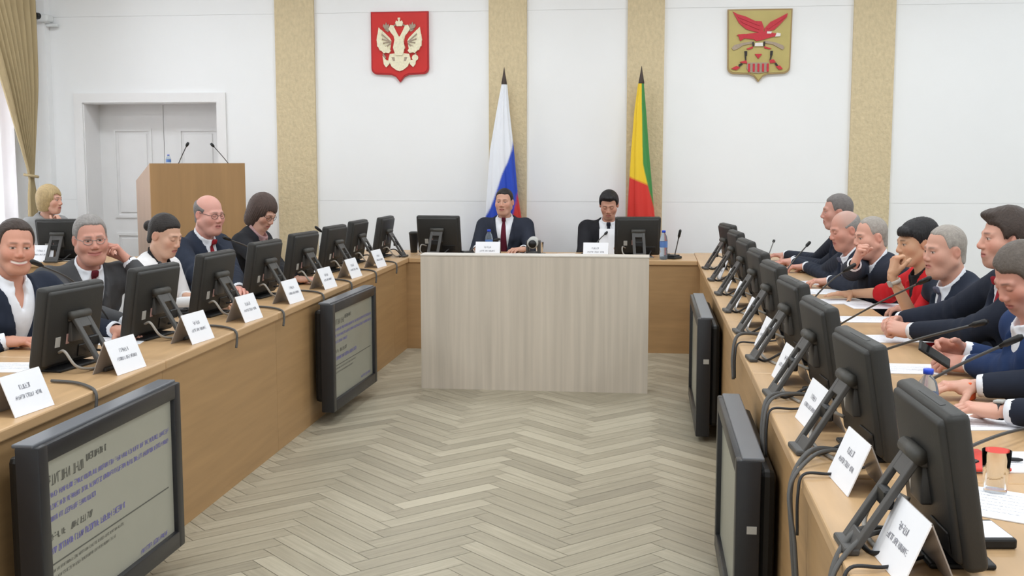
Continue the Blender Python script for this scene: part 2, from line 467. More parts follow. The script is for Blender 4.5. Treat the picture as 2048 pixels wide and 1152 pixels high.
# security camera high in the left corner
r = empty('security_camera', (-5.66, 10.40, 2.855)); tag(r, 'small white security camera with dark lens high in the corner', 'camera')
MB().rbox((-0.05, 0.03, -0.09), (0.12, 0.08, -0.06), 0.008).rbox((-0.02, 0.0, -0.06), (0.05, 0.05, 0.0), 0.006).rbox((-0.1, 0.02, -0.085), (0.0, 0.14, -0.065), 0.006).build('bracket', M['white_plastic'], r)
MB().rbox((-0.05, -0.05, -0.05), (0.07, 0.08, 0.02), 0.02).build('housing', M['white_plastic'], r)
MB().tube([(-0.015, -0.045, 0.0), (-0.025, -0.085, 0.0)], 0.03, 14).build('lens', M['dark'], r)

# ================================================================== DESKS
EL, ER, DEP, DEPR = -1.90, 0.40, 0.77, 0.81
def desk(x0, x1, y0, y1, front, label, ends=(False, False)):
    """front: side of the fascia: '+x', '-x' or '-y'"""
    cx, cy = (x0+x1)/2, (y0+y1)/2
    r = empty('conference_desk', (cx, cy, 0)); tag(r, label, 'desk', 'wooden conference desks round the hall')
    X0, X1, Y0, Y1 = x0-cx, x1-cx, y0-cy, y1-cy
    g = 0.001
    along = M['wood'] if front != '-y' else M['wood_x']
    MB().rbox((X0+g, Y0+g, 0.702), (X1-g, Y1-g, 0.74), 0.006, 2).build('worktop', along, r)
    t = 0.025
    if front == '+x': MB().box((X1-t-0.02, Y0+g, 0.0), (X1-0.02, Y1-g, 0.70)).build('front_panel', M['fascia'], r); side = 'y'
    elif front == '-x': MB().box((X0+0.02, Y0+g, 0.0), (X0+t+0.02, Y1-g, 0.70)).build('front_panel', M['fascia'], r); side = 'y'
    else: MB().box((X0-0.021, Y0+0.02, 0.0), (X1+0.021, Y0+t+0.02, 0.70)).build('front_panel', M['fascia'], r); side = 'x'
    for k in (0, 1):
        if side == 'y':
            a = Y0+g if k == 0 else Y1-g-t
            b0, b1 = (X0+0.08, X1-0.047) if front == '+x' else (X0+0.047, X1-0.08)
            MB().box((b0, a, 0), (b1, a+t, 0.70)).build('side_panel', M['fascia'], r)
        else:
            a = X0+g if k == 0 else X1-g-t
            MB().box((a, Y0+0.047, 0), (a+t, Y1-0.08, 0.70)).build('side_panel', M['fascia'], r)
    return r
YJ = [1.49, 2.91, 4.33, 5.75, 7.17, 8.59, 9.80]
who_l = ['nearest the camera on the left', 'under the smiling man', 'under the grey-suited man', 'under the bald man in glasses', 'beyond the woman with brown bob', 'in the far left corner']
who_r = ['nearest the camera on the right', 'under the hands with the wristwatch', 'under the man with clasped hands', 'under the woman in red', 'under the bald men on the right', 'in the far right corner']
for i in range(6):
    desk(EL-DEP, EL, YJ[i], YJ[i+1], '+x', 'wooden conference desk unit of the left row, ' + who_l[i])
    desk(ER, ER+DEPR, YJ[i], YJ[i+1], '-x', 'wooden conference desk unit of the right row, ' + who_r[i])
desk(EL, -0.75, 9.03, 9.73, '-y', 'wooden desk at the head, in front of the man with maroon tie')
desk(-0.75, ER, 9.03, 9.73, '-y', 'wooden desk at the head, in front of the man reading')

# ash counter in front of the chairing table
r = empty('front_counter', (-0.735, 7.6, 0)); tag(r, 'pale ash laminate counter standing in front of the chairing table', 'counter')
HC = 0.905
MB().box((-0.755, -0.13, 0), (0.755, -0.11, HC-0.011)).build('front_panel', M['counter'], r)
MB().rbox((-0.757, -0.133, HC-0.011), (0.757, 0.02, HC), 0.002, 1).build('top', M['counter_top'], r)
for s in (-1, 1):
    a = -0.755 if s < 0 else 0.735
    MB().box((a, -0.11, 0), (a+0.02, 0.015, HC-0.011)).build('side_panel', M['counter'], r)
MB().box((-0.735, -0.03, 0.12), (0.735, -0.01, HC-0.011)).build('back_panel', M['counter'], r)

# lectern by the door
r = empty('lectern', (-3.83, 9.52, 0), math.radians(38)); tag(r, 'tall wooden lectern with slanted top in front of the white door', 'lectern')
w2, dp, h1, h0 = 0.41, 0.50, 1.492, 1.34
fnx = lambda a, b, dd: (dd, a, b)
MB().box((-w2, -0.0, 0.0), (w2, 0.022, h1)).build('front_panel', M['lectern'], r)
for s in (-1, 1):
    x = -w2 if s < 0 else w2-0.022
    MB().prism([(0.022, 0), (dp, 0), (dp, h0), (0.022, h1-0.004)], fnx, x, x+0.022).build('side_panel', M['lectern_side_lit'], r)
MB().prism([(0.022, h1-0.03), (dp-0.02, h0-0.03), (dp-0.02, h0-0.012), (0.022, h1-0.012)], fnx, -w2+0.023, w2-0.023).build('top', M['lectern'], r)
MB().box((-w2+0.023, 0.06, 0.7), (w2-0.023, dp-0.05, 0.72)).build('shelf', M['lectern'], r)

# ================================================================== SMALL THINGS
def glyphs(mb, x0, y0, h, text_w, fn, d, th=0.16, seed=0, mi=0, wordlen=(3, 9)):
    """an illegible line of print: letter-like strokes in words"""
    rnd = random.Random(seed); x = x0; cwid = abs(h)*0.62
    segs = [((0, 0), (0, 1)), ((1, 0), (1, 1)), ((0, 1), (1, 1)), ((0, 0), (1, 0)), ((0, .5), (1, .5)), ((0, 0), (1, 1)), ((.5, 0), (.5, 1))]
    left = rnd.randint(*wordlen)
    while x < x0+text_w-cwid*0.5:
        if left == 0: x += cwid*0.8; left = rnd.randint(*wordlen); continue
        for sg in rnd.sample(segs, rnd.choice((2, 3, 3))):
            (a, b), (c2, e) = sg
            w = cwid*0.72; t = abs(h)*th/2
            p = (x+a*w, y0+b*h); q = (x+c2*w, y0+e*h)
            L = math.hypot(q[0]-p[0], q[1]-p[1]); nx, ny = -(q[1]-p[1])/L*t, (q[0]-p[0])/L*t
            v = [fn(p[0]+nx, p[1]+ny, d), fn(q[0]+nx, q[1]+ny, d), fn(q[0]-nx, q[1]-ny, d), fn(p[0]-nx, p[1]-ny, d)]
            mb.add(v, [(0, 1, 2, 3)], mi)
        x += cwid; left -= 1

# --- desk monitor seen from the back; local +Y is the back (towards the aisle)
def make_monitor(seed=0):
    r = empty('desk_monitor')
    tilt = Matrix.Rotation(-math.radians(9.5), 4, 'X')
    T = Matrix.Translation((0, 0, 0.015)) @ tilt
    W, H = 0.37, 0.315
    c = MB().rbox((-W/2, -0.026, 0), (W/2, 0.020, H), 0.014, 3, M4=T)
    c.rbox((-W/2+0.015, 0.0, 0.014), (W/2-0.015, 0.032, H-0.012), 0.012, 3, M4=T)
    smoothed(c.build('casing', M['black'], r), 50)
    MB().rbox((-W/2+0.018, -0.0275, 0.03), (W/2-0.018, -0.0255, H-0.018), 0.0006, 1, M4=T).build('screen', M['screen_off'], r)
    MB().rbox((-0.10, -0.006, H-0.003), (0.05, 0.006, H+0.0012), 0.001, 1, M4=T).build('top_vent', M['dark'], r)
    MB().rbox((0.085, 0.0315, 0.085), (0.115, 0.0335, 0.125), 0.0008, 1, M4=T).build('sticker', M['sticker'], r)
    MB().rbox((0.03, 0.0315, 0.09), (0.05, 0.0335, 0.13), 0.0008, 1, M4=T).build('sticker', M['pink_sticker'], r)
    MB().rbox((-0.145, 0.0315, 0.03), (-0.03, 0.036, 0.075), 0.002, 1, M4=T).build('port_panel', M['dark'], r)
    # easel stand: bracket, two rails, foot
    hz, hy = 0.205, 0.085
    s = MB().rbox((-0.050, 0.045, hz-0.02), (0.050, 0.075, hz+0.004), 0.006, 2)
    s.rbox((-0.04, 0.03, hz-0.10), (0.04, 0.07, hz-0.02), 0.006, 2)
    st = smoothed(s.build('stand', M['stand'], r), 45)
    a0 = Vector((0, 0.078, hz)); a1 = Vector((0, 0.200, 0.008))
    ln = (a1-a0).length; ang = math.atan2(a1.y-a0.y, a0.z-a1.z)
    ML = Matrix.Translation(a1) @ Matrix.Rotation(ang, 4, 'X')
    for sx in (-1, 1):
        MB().rbox((sx*0.040-0.012, -0.007, 0.0), (sx*0.040+0.012, 0.007, ln), 0.003, 2, M4=ML).build('leg', M['stand'], st, smooth=False)
    MB().rbox((-0.03, -0.006, ln*0.78), (0.03, 0.006, ln), 0.002, 1, M4=ML).build('leg_plate', M['stand'], st)
    MB().rbox((-0.03, -0.006, 0.0), (0.03, 0.006, ln*0.16), 0.002, 1, M4=ML).build('leg_plate', M['stand'], st)
    MB().tube([(-0.056, 0.078, hz+0.004), (0.056, 0.078, hz+0.004)], 0.017, 14).build('hinge', M['grey'], st, smooth=True)
    MB().rbox((-0.055, 0.19, 0.0), (0.055, 0.222, 0.016), 0.005, 2).build('foot', M['stand'], st)
    MB().rbox((-0.03, 0.118, 0.09), (0.03, 0.140, 0.13), 0.004, 1, M4=None).build('crossbar', M['dark'], st)
    MB().rbox((-0.12, -0.06, 0.0), (0.12, 0.07, 0.012), 0.005, 2).build('base', M['dark'], st)
    cb = MB().tube(curve_pts([(0.10, 0.052, 0.075), (0.13, 0.10, 0.085), (0.12, 0.14, 0.03), (0.03, 0.15, 0.006), (-0.12, 0.13, 0.006)], 8), 0.0055, 7)
    cb.build('lead', M['cable_pale'], r, smooth=True)
    cb = MB().tube(curve_pts([(-0.09, 0.05, 0.05), (-0.10, 0.10, 0.05), (-0.05, 0.16, 0.006), (0.06, 0.175, 0.006)], 8), 0.005, 7)
    cb.build('lead', M['cable_black'], r, smooth=True)
    return r

MON = make_monitor()
mon_first = [True]
def place_monitor(x, y, rz, label, group, z=0.74):
    o = MON if mon_first[0] else copy_tree(MON)
    mon_first[0] = False
    o.location = (x, y, z); o.rotation_euler = (0, 0, rz)
    tag(o, label, 'monitor', group)
    return o
# left row: back towards +X => local +Y -> +X : rotation -90deg, plus yaw
lm = [(4.15, 8), (4.90, 8), (5.64, 6), (6.41, 7), (7.16, 9), (7.90, 6), (8.56, 4), (9.12, 3)]
lml = ['black desk monitor in front of the smiling man, largest of the left row', 'black desk monitor below the hand of the grey-suited man',
       'black desk monitor between the woman in white and the bald man', 'black desk monitor in front of the woman with brown bob',
       'fifth black desk monitor of the left row, past the woman with bob', 'black desk monitor of the left row half hidden by the fifth one',
       'black desk monitor second from the far end of the left row', 'black desk monitor at the far end of the left row']
for (y, a), lb in zip(lm, lml):
    place_monitor(-2.235 if y < 9 else -2.15, y, -PI/2-math.radians(a), lb, 'monitors on the left desks')
rm = [2.39, 3.19, 3.93, 4.63, 5.35, 6.07, 6.83, 7.6, 8.4]
rml = ['black desk monitor nearest the camera on the right', 'black desk monitor second from the camera on the right', 'black desk monitor third from the camera on the right, beside the man with the phone',
       'black desk monitor fourth on the right, by the clasped hands', 'black desk monitor fifth on the right', 'black desk monitor sixth on the right', 'black desk monitor seventh on the right',
       'black desk monitor second from the far end on the right', 'black desk monitor at the far end on the right']
for i, (y, lb) in enumerate(zip(rm, rml)):
    place_monitor(0.628, y, PI/2+math.radians([3, 6, 5, 6, 6, 6, 6, 6, 10][i]), lb, 'monitors on the right desks')
place_monitor(-1.70, 9.36, PI+math.radians(-8), 'black monitor left of the man with maroon tie', 'monitors on the chairing table')
place_monitor(-0.075, 9.36, PI+math.radians(7), 'black monitor in front of the reading man', 'monitors on the chairing table')

# --- name card: folded white card in a clear holder; local +Y faces the aisle
def make_card(seed, w=0.20, h=0.125):
    r = empty('name_card')
    a = 0.052
    fn = lambda u, v, d: (u, 0.0+a*(1-v/h)+d*0.9, v+d*0.4)
    MB().prism([(-w/2, 0), (w/2, 0), (w/2, h), (-w/2, h)], fn, -0.0015, 0.0015).build('card_front', M['paper'], r)
    fb = lambda u, v, d: (u, -a*(1-v/h)-d*0.9, v+d*0.4)
    MB().prism([(-w/2, 0), (w/2, 0), (w/2, h), (-w/2, h)], fb, -0.0015, 0.0015).build('card_back', M['paper_back'], r)
    p = MB()
    fm = lambda u, v, d: fn(-u, v, d)
    glyphs(p, -w*0.15, h*0.60, 0.013, w*0.30, fm, 0.0022, 0.15, seed, 0, (6, 9))
    glyphs(p, -w*0.33, h*0.38, 0.011, w*0.66, fm, 0.0022, 0.15, seed+50, 0, (6, 11))
    p.build('lettering', M['ink_black'], r)
    return r
cards = [make_card(s) for s in (1, 2, 3)]
card_used = [False]*3
cidx = [0]
def place_card(x, y, rz, label, group, z=0.7405):
    k = cidx[0] % 3; cidx[0] += 1
    o = cards[k] if not card_used[k] else copy_tree(cards[k])
    card_used[k] = True
    o.location = (x, y, z); o.rotation_euler = (0, 0, rz)
    tag(o, label, 'name card', group); return o
lc = [3.40, 4.10, 4.81, 5.47, 6.18, 6.88, 7.52, 8.26]
lcl = ['white name card at the left edge of the picture', 'white name card in front of the smiling man, second on the left desks', 'white name card third on the left desks, beside the second monitor',
       'white name card fourth on the left desks', 'white name card fifth on the left desks', 'white name card sixth on the left desks', 'white name card seventh on the left desks', 'white name card eighth and farthest on the left desks']
for y, lb in zip(lc, lcl): place_card(-1.985, y, -PI/2-math.radians(6), lb, 'name cards on the left desks')
rc = [2.26, 2.85, 3.50, 4.19, 4.90, 5.60, 6.33, 7.06, 7.75]
rcl = ['white name card nearest the camera on the right', 'white name card second on the right, behind the big cable loop', 'white name card third on the right', 'white name card fourth on the right', 'white name card fifth on the right',
       'white name card sixth on the right', 'white name card seventh on the right', 'white name card eighth on the right', 'white name card farthest on the right']
for y, lb in zip(rc, rcl): place_card(0.53, y, PI/2+math.radians(5), lb, 'name cards on the right desks')
place_card(-1.27, 9.16, PI, 'white name card in front of the man with maroon tie', 'name cards on the chairing table')
place_card(-0.40, 9.16, PI, 'white name card in front of the reading man', 'name cards on the chairing table')

# --- large floor displays hanging in front of the desks; local +Y is the screen side
def big_display(loc, rz, W, H, lit, label, texts, mount=0.12):
    r = empty('display_screen', loc, rz); tag(r, label, 'screen', 'large displays in front of the desks')
    b = 0.055
    fr = MB()
    z0, z1 = 0.0, H
    fr.rbox((-W/2, -0.045, z0), (-W/2+b, 0.03, z1), 0.006, 2).rbox((W/2-b, -0.045, z0), (W/2, 0.03, z1), 0.006, 2)
    fr.rbox((-W/2+b-0.01, -0.045, z0), (W/2-b+0.01, 0.03, z0+b+0.01), 0.006, 2)
    fr.rbox((-W/2+b-0.01, -0.045, z1-b), (W/2-b+0.01, 0.03, z1), 0.006, 2)
    fr.box((-W/2+0.01, -0.045, 0.01), (W/2-0.01, -0.0, H-0.01))
    smoothed(fr.build('bezel', M['bezel'], r), 40)
    MB().rbox((-W/2+0.002, -0.055, H-0.004), (W/2-0.002, 0.012, H+0.008), 0.004, 2).build('top_rail', M['bezel_top'], r)
    MB().rbox((-W/2+0.04, -0.095, 0.05), (W/2-0.04, -0.04, H-0.04), 0.02, 2).rbox((-W*0.3, -0.13, 0.12), (W*0.3, -0.09, H-0.14), 0.02, 2).build('rear_housing', M['dark'], r)
    sc = MB().box((-W/2+b-0.002, 0.0, b), (W/2-b+0.002, 0.012, H-b+0.002)).build('screen', M[lit], r)
    if not texts: MB().box((-W/2-0.0015, -0.035, H*0.62), (-W/2+0.001, -0.005, H*0.66)).build('label_plate', M['sticker'], r)
    bk = MB().rbox((-0.12, -0.13-mount, H*0.55), (0.12, -0.12, H*0.85), 0.005, 1).box((-0.03, -0.12, -loc[2]), (0.03, -0.09, 0.2))
    bk.build('bracket', M['dark'], r)
    if texts:
        Wi, Hi = W-2*b, H-2*b
        fn = lambda u, v, d: (Wi/2-u, 0.012+d, H-b-v)
        for name, mname, lines in texts:
            for (x, y, w, h, sd, th) in lines:
                mb = MB()
                if h < 0: mb.box((Wi/2-(x+w), 0.012, H-b-y-0.004), (Wi/2-x, 0.0135, H-b-y))
                else: glyphs(mb, x, y+h, -h, w, fn, 0.0012, th, sd)
                mb.build(name, M[mname], sc)
    return r
TXT = lambda s: [('heading', 'ink_dark', [(0.02, 0.050, 0.22*s, 0.030, 5, .11), (0.25*s, 0.042, 0.14*s, 0.020, 6, .18), (0.02, 0.227, 0.09*s, 0.018, 7, .16), (0.14*s, 0.227, 0.14*s, 0.019, 8, .16)]),
                 ('text_line', 'ink_blue', [(0.02, 0.102, 0.84*s, 0.0145, 11, .17), (0.02, 0.138, 0.84*s, 0.0145, 12, .17), (0.02, 0.174, 0.28*s, 0.0145, 13, .17), (0.02, 0.270, 0.48*s, 0.018, 14, .2), (0.60*s, 0.475, 0.22*s, 0.0145, 15, .17)]),
                 ('rule', 'ink_dark', [(0.02, 0.318, 0.82*s, -1, 0, 0)]),
                 ('small_text', 'ink_dark', [(0.02, 0.335, 0.46*s, 0.009, 21, .13), (0.02, 0.358, 0.40*s, 0.009, 22, .13)])]

# displays
R1_ = math.radians(1)
big_display((-1.745, 3.52, 0.10), -PI/2-R1_*.5, 0.99, 0.62, 'screen_lit', 'large display with blue and black text lines at the lower left', TXT(1.0), 0.03)
big_display((-1.79, 6.80, 0.08), -PI/2-R1_*1.8, 0.95, 0.63, 'screen_lit2', 'large dim display farther along the left desks, below the sixth and seventh name cards', TXT(0.95), 0.0)
big_display((0.31, 3.93, 0.035), PI/2, 0.97, 0.60, 'screen_lit2', 'large display nearest the camera in front of the right desks, seen edge on', None, 0.0)
big_display((0.31, 6.76, 0.03), PI/2, 1.12, 0.65, 'screen_lit2', 'large display farther along the right desks, seen edge on', None, 0.0)

# ================================================================== FIGURES
def smin(a, b, k):
    h = np.clip(0.5+0.5*(b-a)/k, 0, 1)
    return b*(1-h)+a*h-k*h*(1-h)
def smax(a, b, k): return -smin(-a, -b, k)
def cap(P, a, b, ra, rb=None):
    a = np.asarray(a, np.float32); b = np.asarray(b, np.float32)
    rb = ra if rb is None else rb
    ab = b-a; t = np.clip(((P-a)@ab)/max(1e-9, float(ab@ab)), 0, 1)
    d = P-a-t[:, None]*ab
    return np.sqrt((d*d).sum(1))-(ra+(rb-ra)*t)
def ell(P, c, r, R=None):
    q = P-np.asarray(c, np.float32)
    if R is not None: q = q@np.asarray(R, np.float32)     # columns of R are the ellipsoid's axes
    r = np.asarray(r, np.float32)
    k0 = np.sqrt(((q/r)**2).sum(1)); k1 = np.sqrt(((q/(r*r))**2).sum(1))+1e-9
    return k0*(k0-1)/k1
def sph(P, c, r):
    d = P-np.asarray(c, np.float32); return np.sqrt((d*d).sum(1))-r

def nets(fn, lo, hi, h):
    """naive surface nets over a box, evaluated only near the surface"""
    lo = np.array(lo, np.float32); S = 4
    n = (np.ceil((np.array(hi)-lo)/(h*S)).astype(int))*S
    nb = n//S
    bc = [lo[i]+h*(S*np.arange(nb[i])+(S-1)/2) for i in range(3)]
    Bc = np.stack(np.meshgrid(*bc, indexing='ij'), -1).reshape(-1, 3).astype(np.float32)
    vb = fn(Bc).reshape(nb)
    V = np.repeat(np.repeat(np.repeat(vb, S, 0), S, 1), S, 2).astype(np.float32)
    near = np.abs(vb) < h*S*1.9
    nr = np.repeat(np.repeat(np.repeat(near, S, 0), S, 1), S, 2)
    ix = np.argwhere(nr)
    pts = (lo+h*ix).astype(np.float32)
    val = np.concatenate([fn(pts[i:i+200000]) for i in range(0, len(pts), 200000)]) if len(pts) else np.zeros(0)
    V[nr] = val
    s = V < 0
    n = V.shape
    cnt = np.zeros((n[0]-1, n[1]-1, n[2]-1), np.int8)
    for dx in (0, 1):
        for dy in (0, 1):
            for dz in (0, 1):
                cnt += s[dx:n[0]-1+dx, dy:n[1]-1+dy, dz:n[2]-1+dz]
    act = (cnt > 0) & (cnt < 8)
    ci = np.argwhere(act); idx = -np.ones(cnt.shape, np.int64); idx[act] = np.arange(len(ci))
    acc = np.zeros((len(ci), 3)); num = np.zeros(len(ci))
    cor = [(x, y, z) for x in (0, 1) for y in (0, 1) for z in (0, 1)]
    for i, a in enumerate(cor):
        for b in cor[i+1:]:
            if sum(abs(a[k]-b[k]) for k in range(3)) != 1: continue
            va = V[ci[:, 0]+a[0], ci[:, 1]+a[1], ci[:, 2]+a[2]]; v2 = V[ci[:, 0]+b[0], ci[:, 1]+b[1], ci[:, 2]+b[2]]
            m = (va < 0) != (v2 < 0)
            t = np.where(m, va/np.where(m, va-v2, 1), 0)
            p = np.array(a)+(np.array(b)-np.array(a))*t[:, None]
            acc[m] += p[m]; num[m] += 1
    verts = lo+h*(ci+acc/np.maximum(num, 1)[:, None])
    faces = []
    for d in range(3):
        d1, d2 = (d+1) % 3, (d+2) % 3
        sl0 = [slice(None)]*3; sl1 = [slice(None)]*3
        sl0[d] = slice(0, n[d]-1); sl1[d] = slice(1, n[d])
        for k in (d1, d2):
            sl0[k] = slice(1, n[k]-1); sl1[k] = slice(1, n[k]-1)
        a = s[tuple(sl0)]; b = s[tuple(sl1)]
        g = np.argwhere(a != b)
        if not len(g): continue
        ina = a[g[:, 0], g[:, 1], g[:, 2]]
        gg = g.copy(); gg[:, d1] += 1; gg[:, d2] += 1
        def cell(o1, o2):
            c = gg.copy(); c[:, d1] += o1; c[:, d2] += o2
            return idx[c[:, 0], c[:, 1], c[:, 2]]
        q = np.stack([cell(-1, -1), cell(0, -1), cell(0, 0), cell(-1, 0)], 1)
        q[~ina] = q[~ina][:, ::-1]
        faces.append(q)
    Fq = np.concatenate(faces) if faces else np.zeros((0, 4), int)
    Fq = Fq[(Fq >= 0).all(1)]
    return verts, Fq

def relax(V, Fq, it=2, lam=.55):
    V = np.array(V, float)
    a = np.concatenate([Fq[:, k] for k in range(4)]); b = np.concatenate([Fq[:, (k+1) % 4] for k in range(4)])
    cnt = np.bincount(a, minlength=len(V))+np.bincount(b, minlength=len(V))
    for _ in range(it):
        S = np.stack([np.bincount(a, V[b, k], len(V))+np.bincount(b, V[a, k], len(V)) for k in range(3)], 1)
        V = V*(1-lam)+lam*S/np.maximum(cnt, 1)[:, None]
    return V

def np_mesh(name, V, Fq, m, parent=None, colors=None, smooth=0):
    if smooth: V = relax(V, Fq, smooth)
    me = bpy.data.meshes.new(name)
    me.vertices.add(len(V)); me.vertices.foreach_set('co', np.asarray(V, np.float32).ravel())
    me.loops.add(len(Fq)*4); me.loops.foreach_set('vertex_index', np.asarray(Fq, np.int32).ravel())
    me.polygons.add(len(Fq)); me.polygons.foreach_set('loop_start', np.arange(0, len(Fq)*4, 4, dtype=np.int32))
    me.materials.append(m)
    if colors is not None:
        a = me.attributes.new('tint', 'FLOAT_COLOR', 'POINT')
        a.data.foreach_set('color', np.concatenate([colors, np.ones((len(V), 1))], 1).astype(np.float32).ravel())
    me.update(calc_edges=True); me.validate()
    me.shade_smooth()
    o = bpy.data.objects.new(name, me); COL.objects.link(o)
    if parent is not None: o.parent = parent
    return o

def rot_head(heading, pitch, roll):
    """columns: right, face direction, up"""
    a = math.radians(heading); p = math.radians(pitch); r = math.radians(roll)
    f = np.array([math.cos(a)*math.cos(p), math.sin(a)*math.cos(p), -math.sin(p)])
    rt = np.array([math.sin(a), -math.cos(a), 0.0]); u = np.cross(rt, f)
    rt2 = rt*math.cos(r)+u*math.sin(r); u2 = -rt*math.sin(r)+u*math.cos(r)
    return np.stack([rt2, f, u2], 1)

def lerp3(c, d, t): return np.asarray(c)*(1-t)+np.asarray(d)*t

def head_sdf(P, o):
    w = o.get('wide', 1.0); fat = o.get('fat', 0.0); lg = o.get('long', 1.0); ns = o.get('nose', .97); sm = o.get('smile', 0)
    x = np.abs(P[:, 0:1]); Q = np.concatenate([x, P[:, 1:]], 1)          # mirrored
    d = ell(P, (0, -.014, .036), (.076*w, .095, .087))
    face = ell(P, (0, .030, -.035*lg), (.060*w+fat*.012, .064, .082*lg))
    d = smin(d, face, .03)
    d = smin(d, cap(Q, (.0, .064, -.098*lg), (.020*w, .058, -.096*lg), .022+fat*.004), .024)       # chin
    d = smin(d, cap(Q, (.052*w+fat*.008, -.004, -.052*lg), (.022, .052, -.094*lg), .018+fat*.01), .03)   # jaw
    d = smin(d, sph(Q, (.043*w, .054, -.022), .022+fat*.006), .03)           # cheek
    if sm: d = smin(d, sph(Q, (.040*w, .066, -.030), .018), .018)
    if o.get('jowl'): d = smin(d, ell(Q, (.0, .035, -.105*lg), (.048, .045, .028)), .03)
    d = smin(d, cap(Q, (.010, .083, .028), (.040, .072, .024), .0105), .014)    # brow ridge
    d = smax(d, -ell(Q, (.031, .103, .007), (.019, .021, .0135)), .012)     # sockets
    d = smin(d, sph(Q, (.0305, .0735, .006), .0135), .003)                   # eyeball
    if o.get('shut'): d = smin(d, ell(Q, (.0305, .0745, .009), (.016, .0145, .011)), .003)
    else: d = smin(d, cap(Q, (.021, .083, .0148), (.041, .078, .0135), .0040), .004)          # upper lid
    d = smin(d, cap(Q, (.021, .083, -.002), (.040, .078, -.001), .0032), .004)          # lower lid
    d = smin(d, cap(P, (0, .086, .016), (0, .106*ns+.0, -.022), .0080, .0110), .013)    # nose bridge
    d = smin(d, sph(P, (0, .1045*ns, -.027), .0120*ns), .009)
    d = smin(d, ell(Q, (.0125, .097, -.031), (.0085, .0115, .0080)), .007)
    d = smax(d, -ell(Q, (.0065, .103, -.0385), (.0038, .006, .004)), .003)
    zl = -.0625*lg
    d = smin(d, ell(P, (0, .078, zl-.002), (.031, .018, .020)), .016)           # muzzle
    wid = .024+.009*sm
    up = .004*sm
    d = smin(d, cap(Q, (0, .0935, zl+.0045), (wid, .0775-.002*sm, zl+.001+up), .0058, .0035), .004)   # upper lip
    d = smin(d, cap(Q, (0, .0925, zl-.0075), (wid*.85, .078-.002*sm, zl-.003+up), .0066, .0035), .004)   # lower lip
    if sm > 1: d = smax(d, -cap(Q, (0, .099, zl-.002), (wid*.85, .086, zl+.001+up), .0055), .003)
    else: d = smax(d, -cap(Q, (0, .1015, zl-.0010), (wid, .085, zl+.0005+up), .0032), .004)
    # ears
    e = ell(Q, (.078*w, -.012, -.004), (.009, .019, .030), np.array([[.93, .36, 0], [-.36, .93, 0], [0, 0, 1]]).T)
    e = smax(e, -ell(Q, (.088*w, -.010, .000), (.006, .011, .018)), .006)
    d = smin(d, e, .007)
    # neck
    nb = o['neck_local']
    d = smin(d, cap(P, (0, -.030, -.045), nb, .050+fat*.007, .053+fat*.006), .03)
    return d

def hair_sdf(P, o):
    st = o['hair']; x, y, z = P[:, 0], P[:, 1], P[:, 2]; ax = np.abs(x)
    w = o.get('wide', 1.0)
    th = o.get('hair_t', .007)
    az = np.arctan2(x, y+.03)
    if st in ('bob', 'updo'): strand = .0011*np.sin(44*az+9*z)+.0007*np.sin(97*az-14*z+1.3)
    else: strand = .0006*np.sin(60*np.arctan2(x, z+.03)+20*np.sin(14*y))+.0004*np.sin(150*y+90*x)
    base = ell(P, (0, -.015, .037), (.076*w+th, .096+th, .088+th*1.3))
    nape = cap(P, (0, -.055, -.02), (0, -.05, -.075), .052+th*.5)
    base = smin(base, nape, .02)+strand*min(1, th/.008)
    ys = np.array([-.14, -.07, -.045, -.02, -.005, .012, .022, .040, .065, .085, .12])
    if st in ('short', 'tied'):
        zs = np.array([-.075, -.075, -.062, -.02, .022, .012, .000, .048, .066, .080, .085])
        if st == 'tied': zs[3:7] = [.0, .024, .024, .03]
        zs = zs+np.where(ys > .03, o.get('recede', 0), 0)
    elif st == 'band':
        zs = np.array([-.075, -.075, -.062, -.02, .022, .012, .004, .060, .2, .3, .3])
    if st in ('short', 'tied', 'band'):
        hb = np.interp(y, ys, zs)
        if st == 'short' and o.get('part'): hb = hb+np.where(y > .03, .018*x/.06*o['part'], 0)
        hb = hb+.003*np.sin(90*x)*(y > .02)+.0035*np.sin(310*x+40*z)*np.sin(270*y)+o.get('temple', .4)*np.clip(ax-.022, 0, .04)*np.clip((y-.03)/.02, 0, 1)
        m = (hb-z)*.72
        if st == 'band':
            m = np.maximum(m, (z-(o.get('crown', .052)-y*.35))*.8)
        d = smax(base, m, .016)
        if st == 'short' and o.get('quiff'):
            q = ell(P, (.012*o.get('part', 0), .052, .104), (.056, .042, .024)); d = smin(d, q+strand*2, .02)
        if st == 'tied':
            d = smin(d, ell(P, (0, -.128, .012), (.032, .030, .034))+strand, .012)
        return d
    if st == 'bob':
        ln = o.get('bob_len', -.10)
        d = ell(P, (0, -.020, .030), (.094, .112, .112))
        d = smin(d, ell(P, (0, -.035, ln*.5), (.090, .085, .10+abs(ln)*.25)), .03)
        open_ = np.maximum(np.maximum(.030-y, ax-(.055)), z-(.050+.010*np.sin(60*x)))       # window for the face
        d = smax(d, -open_, .010)
        d = np.maximum(d, (ln-.03+.01*np.sin(50*x)-z)*.8)
        d = np.maximum(d, -(sph(P, (0, .05, -.10), .055)))
        return d+strand*1.5
    if st == 'updo':
        d = ell(P, (0, -.020, .046), (.086, .104, .088))
        d = smin(d, ell(P, (0, -.055, .062), (.076, .076, .070)), .02)
        d = smin(d, cap(P, (0, -.06, -.01), (0, -.06, -.06), .045), .02)
        d = smin(d, ell(P, (-.02, .070, .070), (.056, .030, .034)), .015)
        hb = np.interp(y, ys, np.array([-.075, -.075, -.062, -.03, -.01, -.004, .02, .040, .050, .052, .055]))
        return smax(d, (hb-z)*.72, .004)+strand*1.6

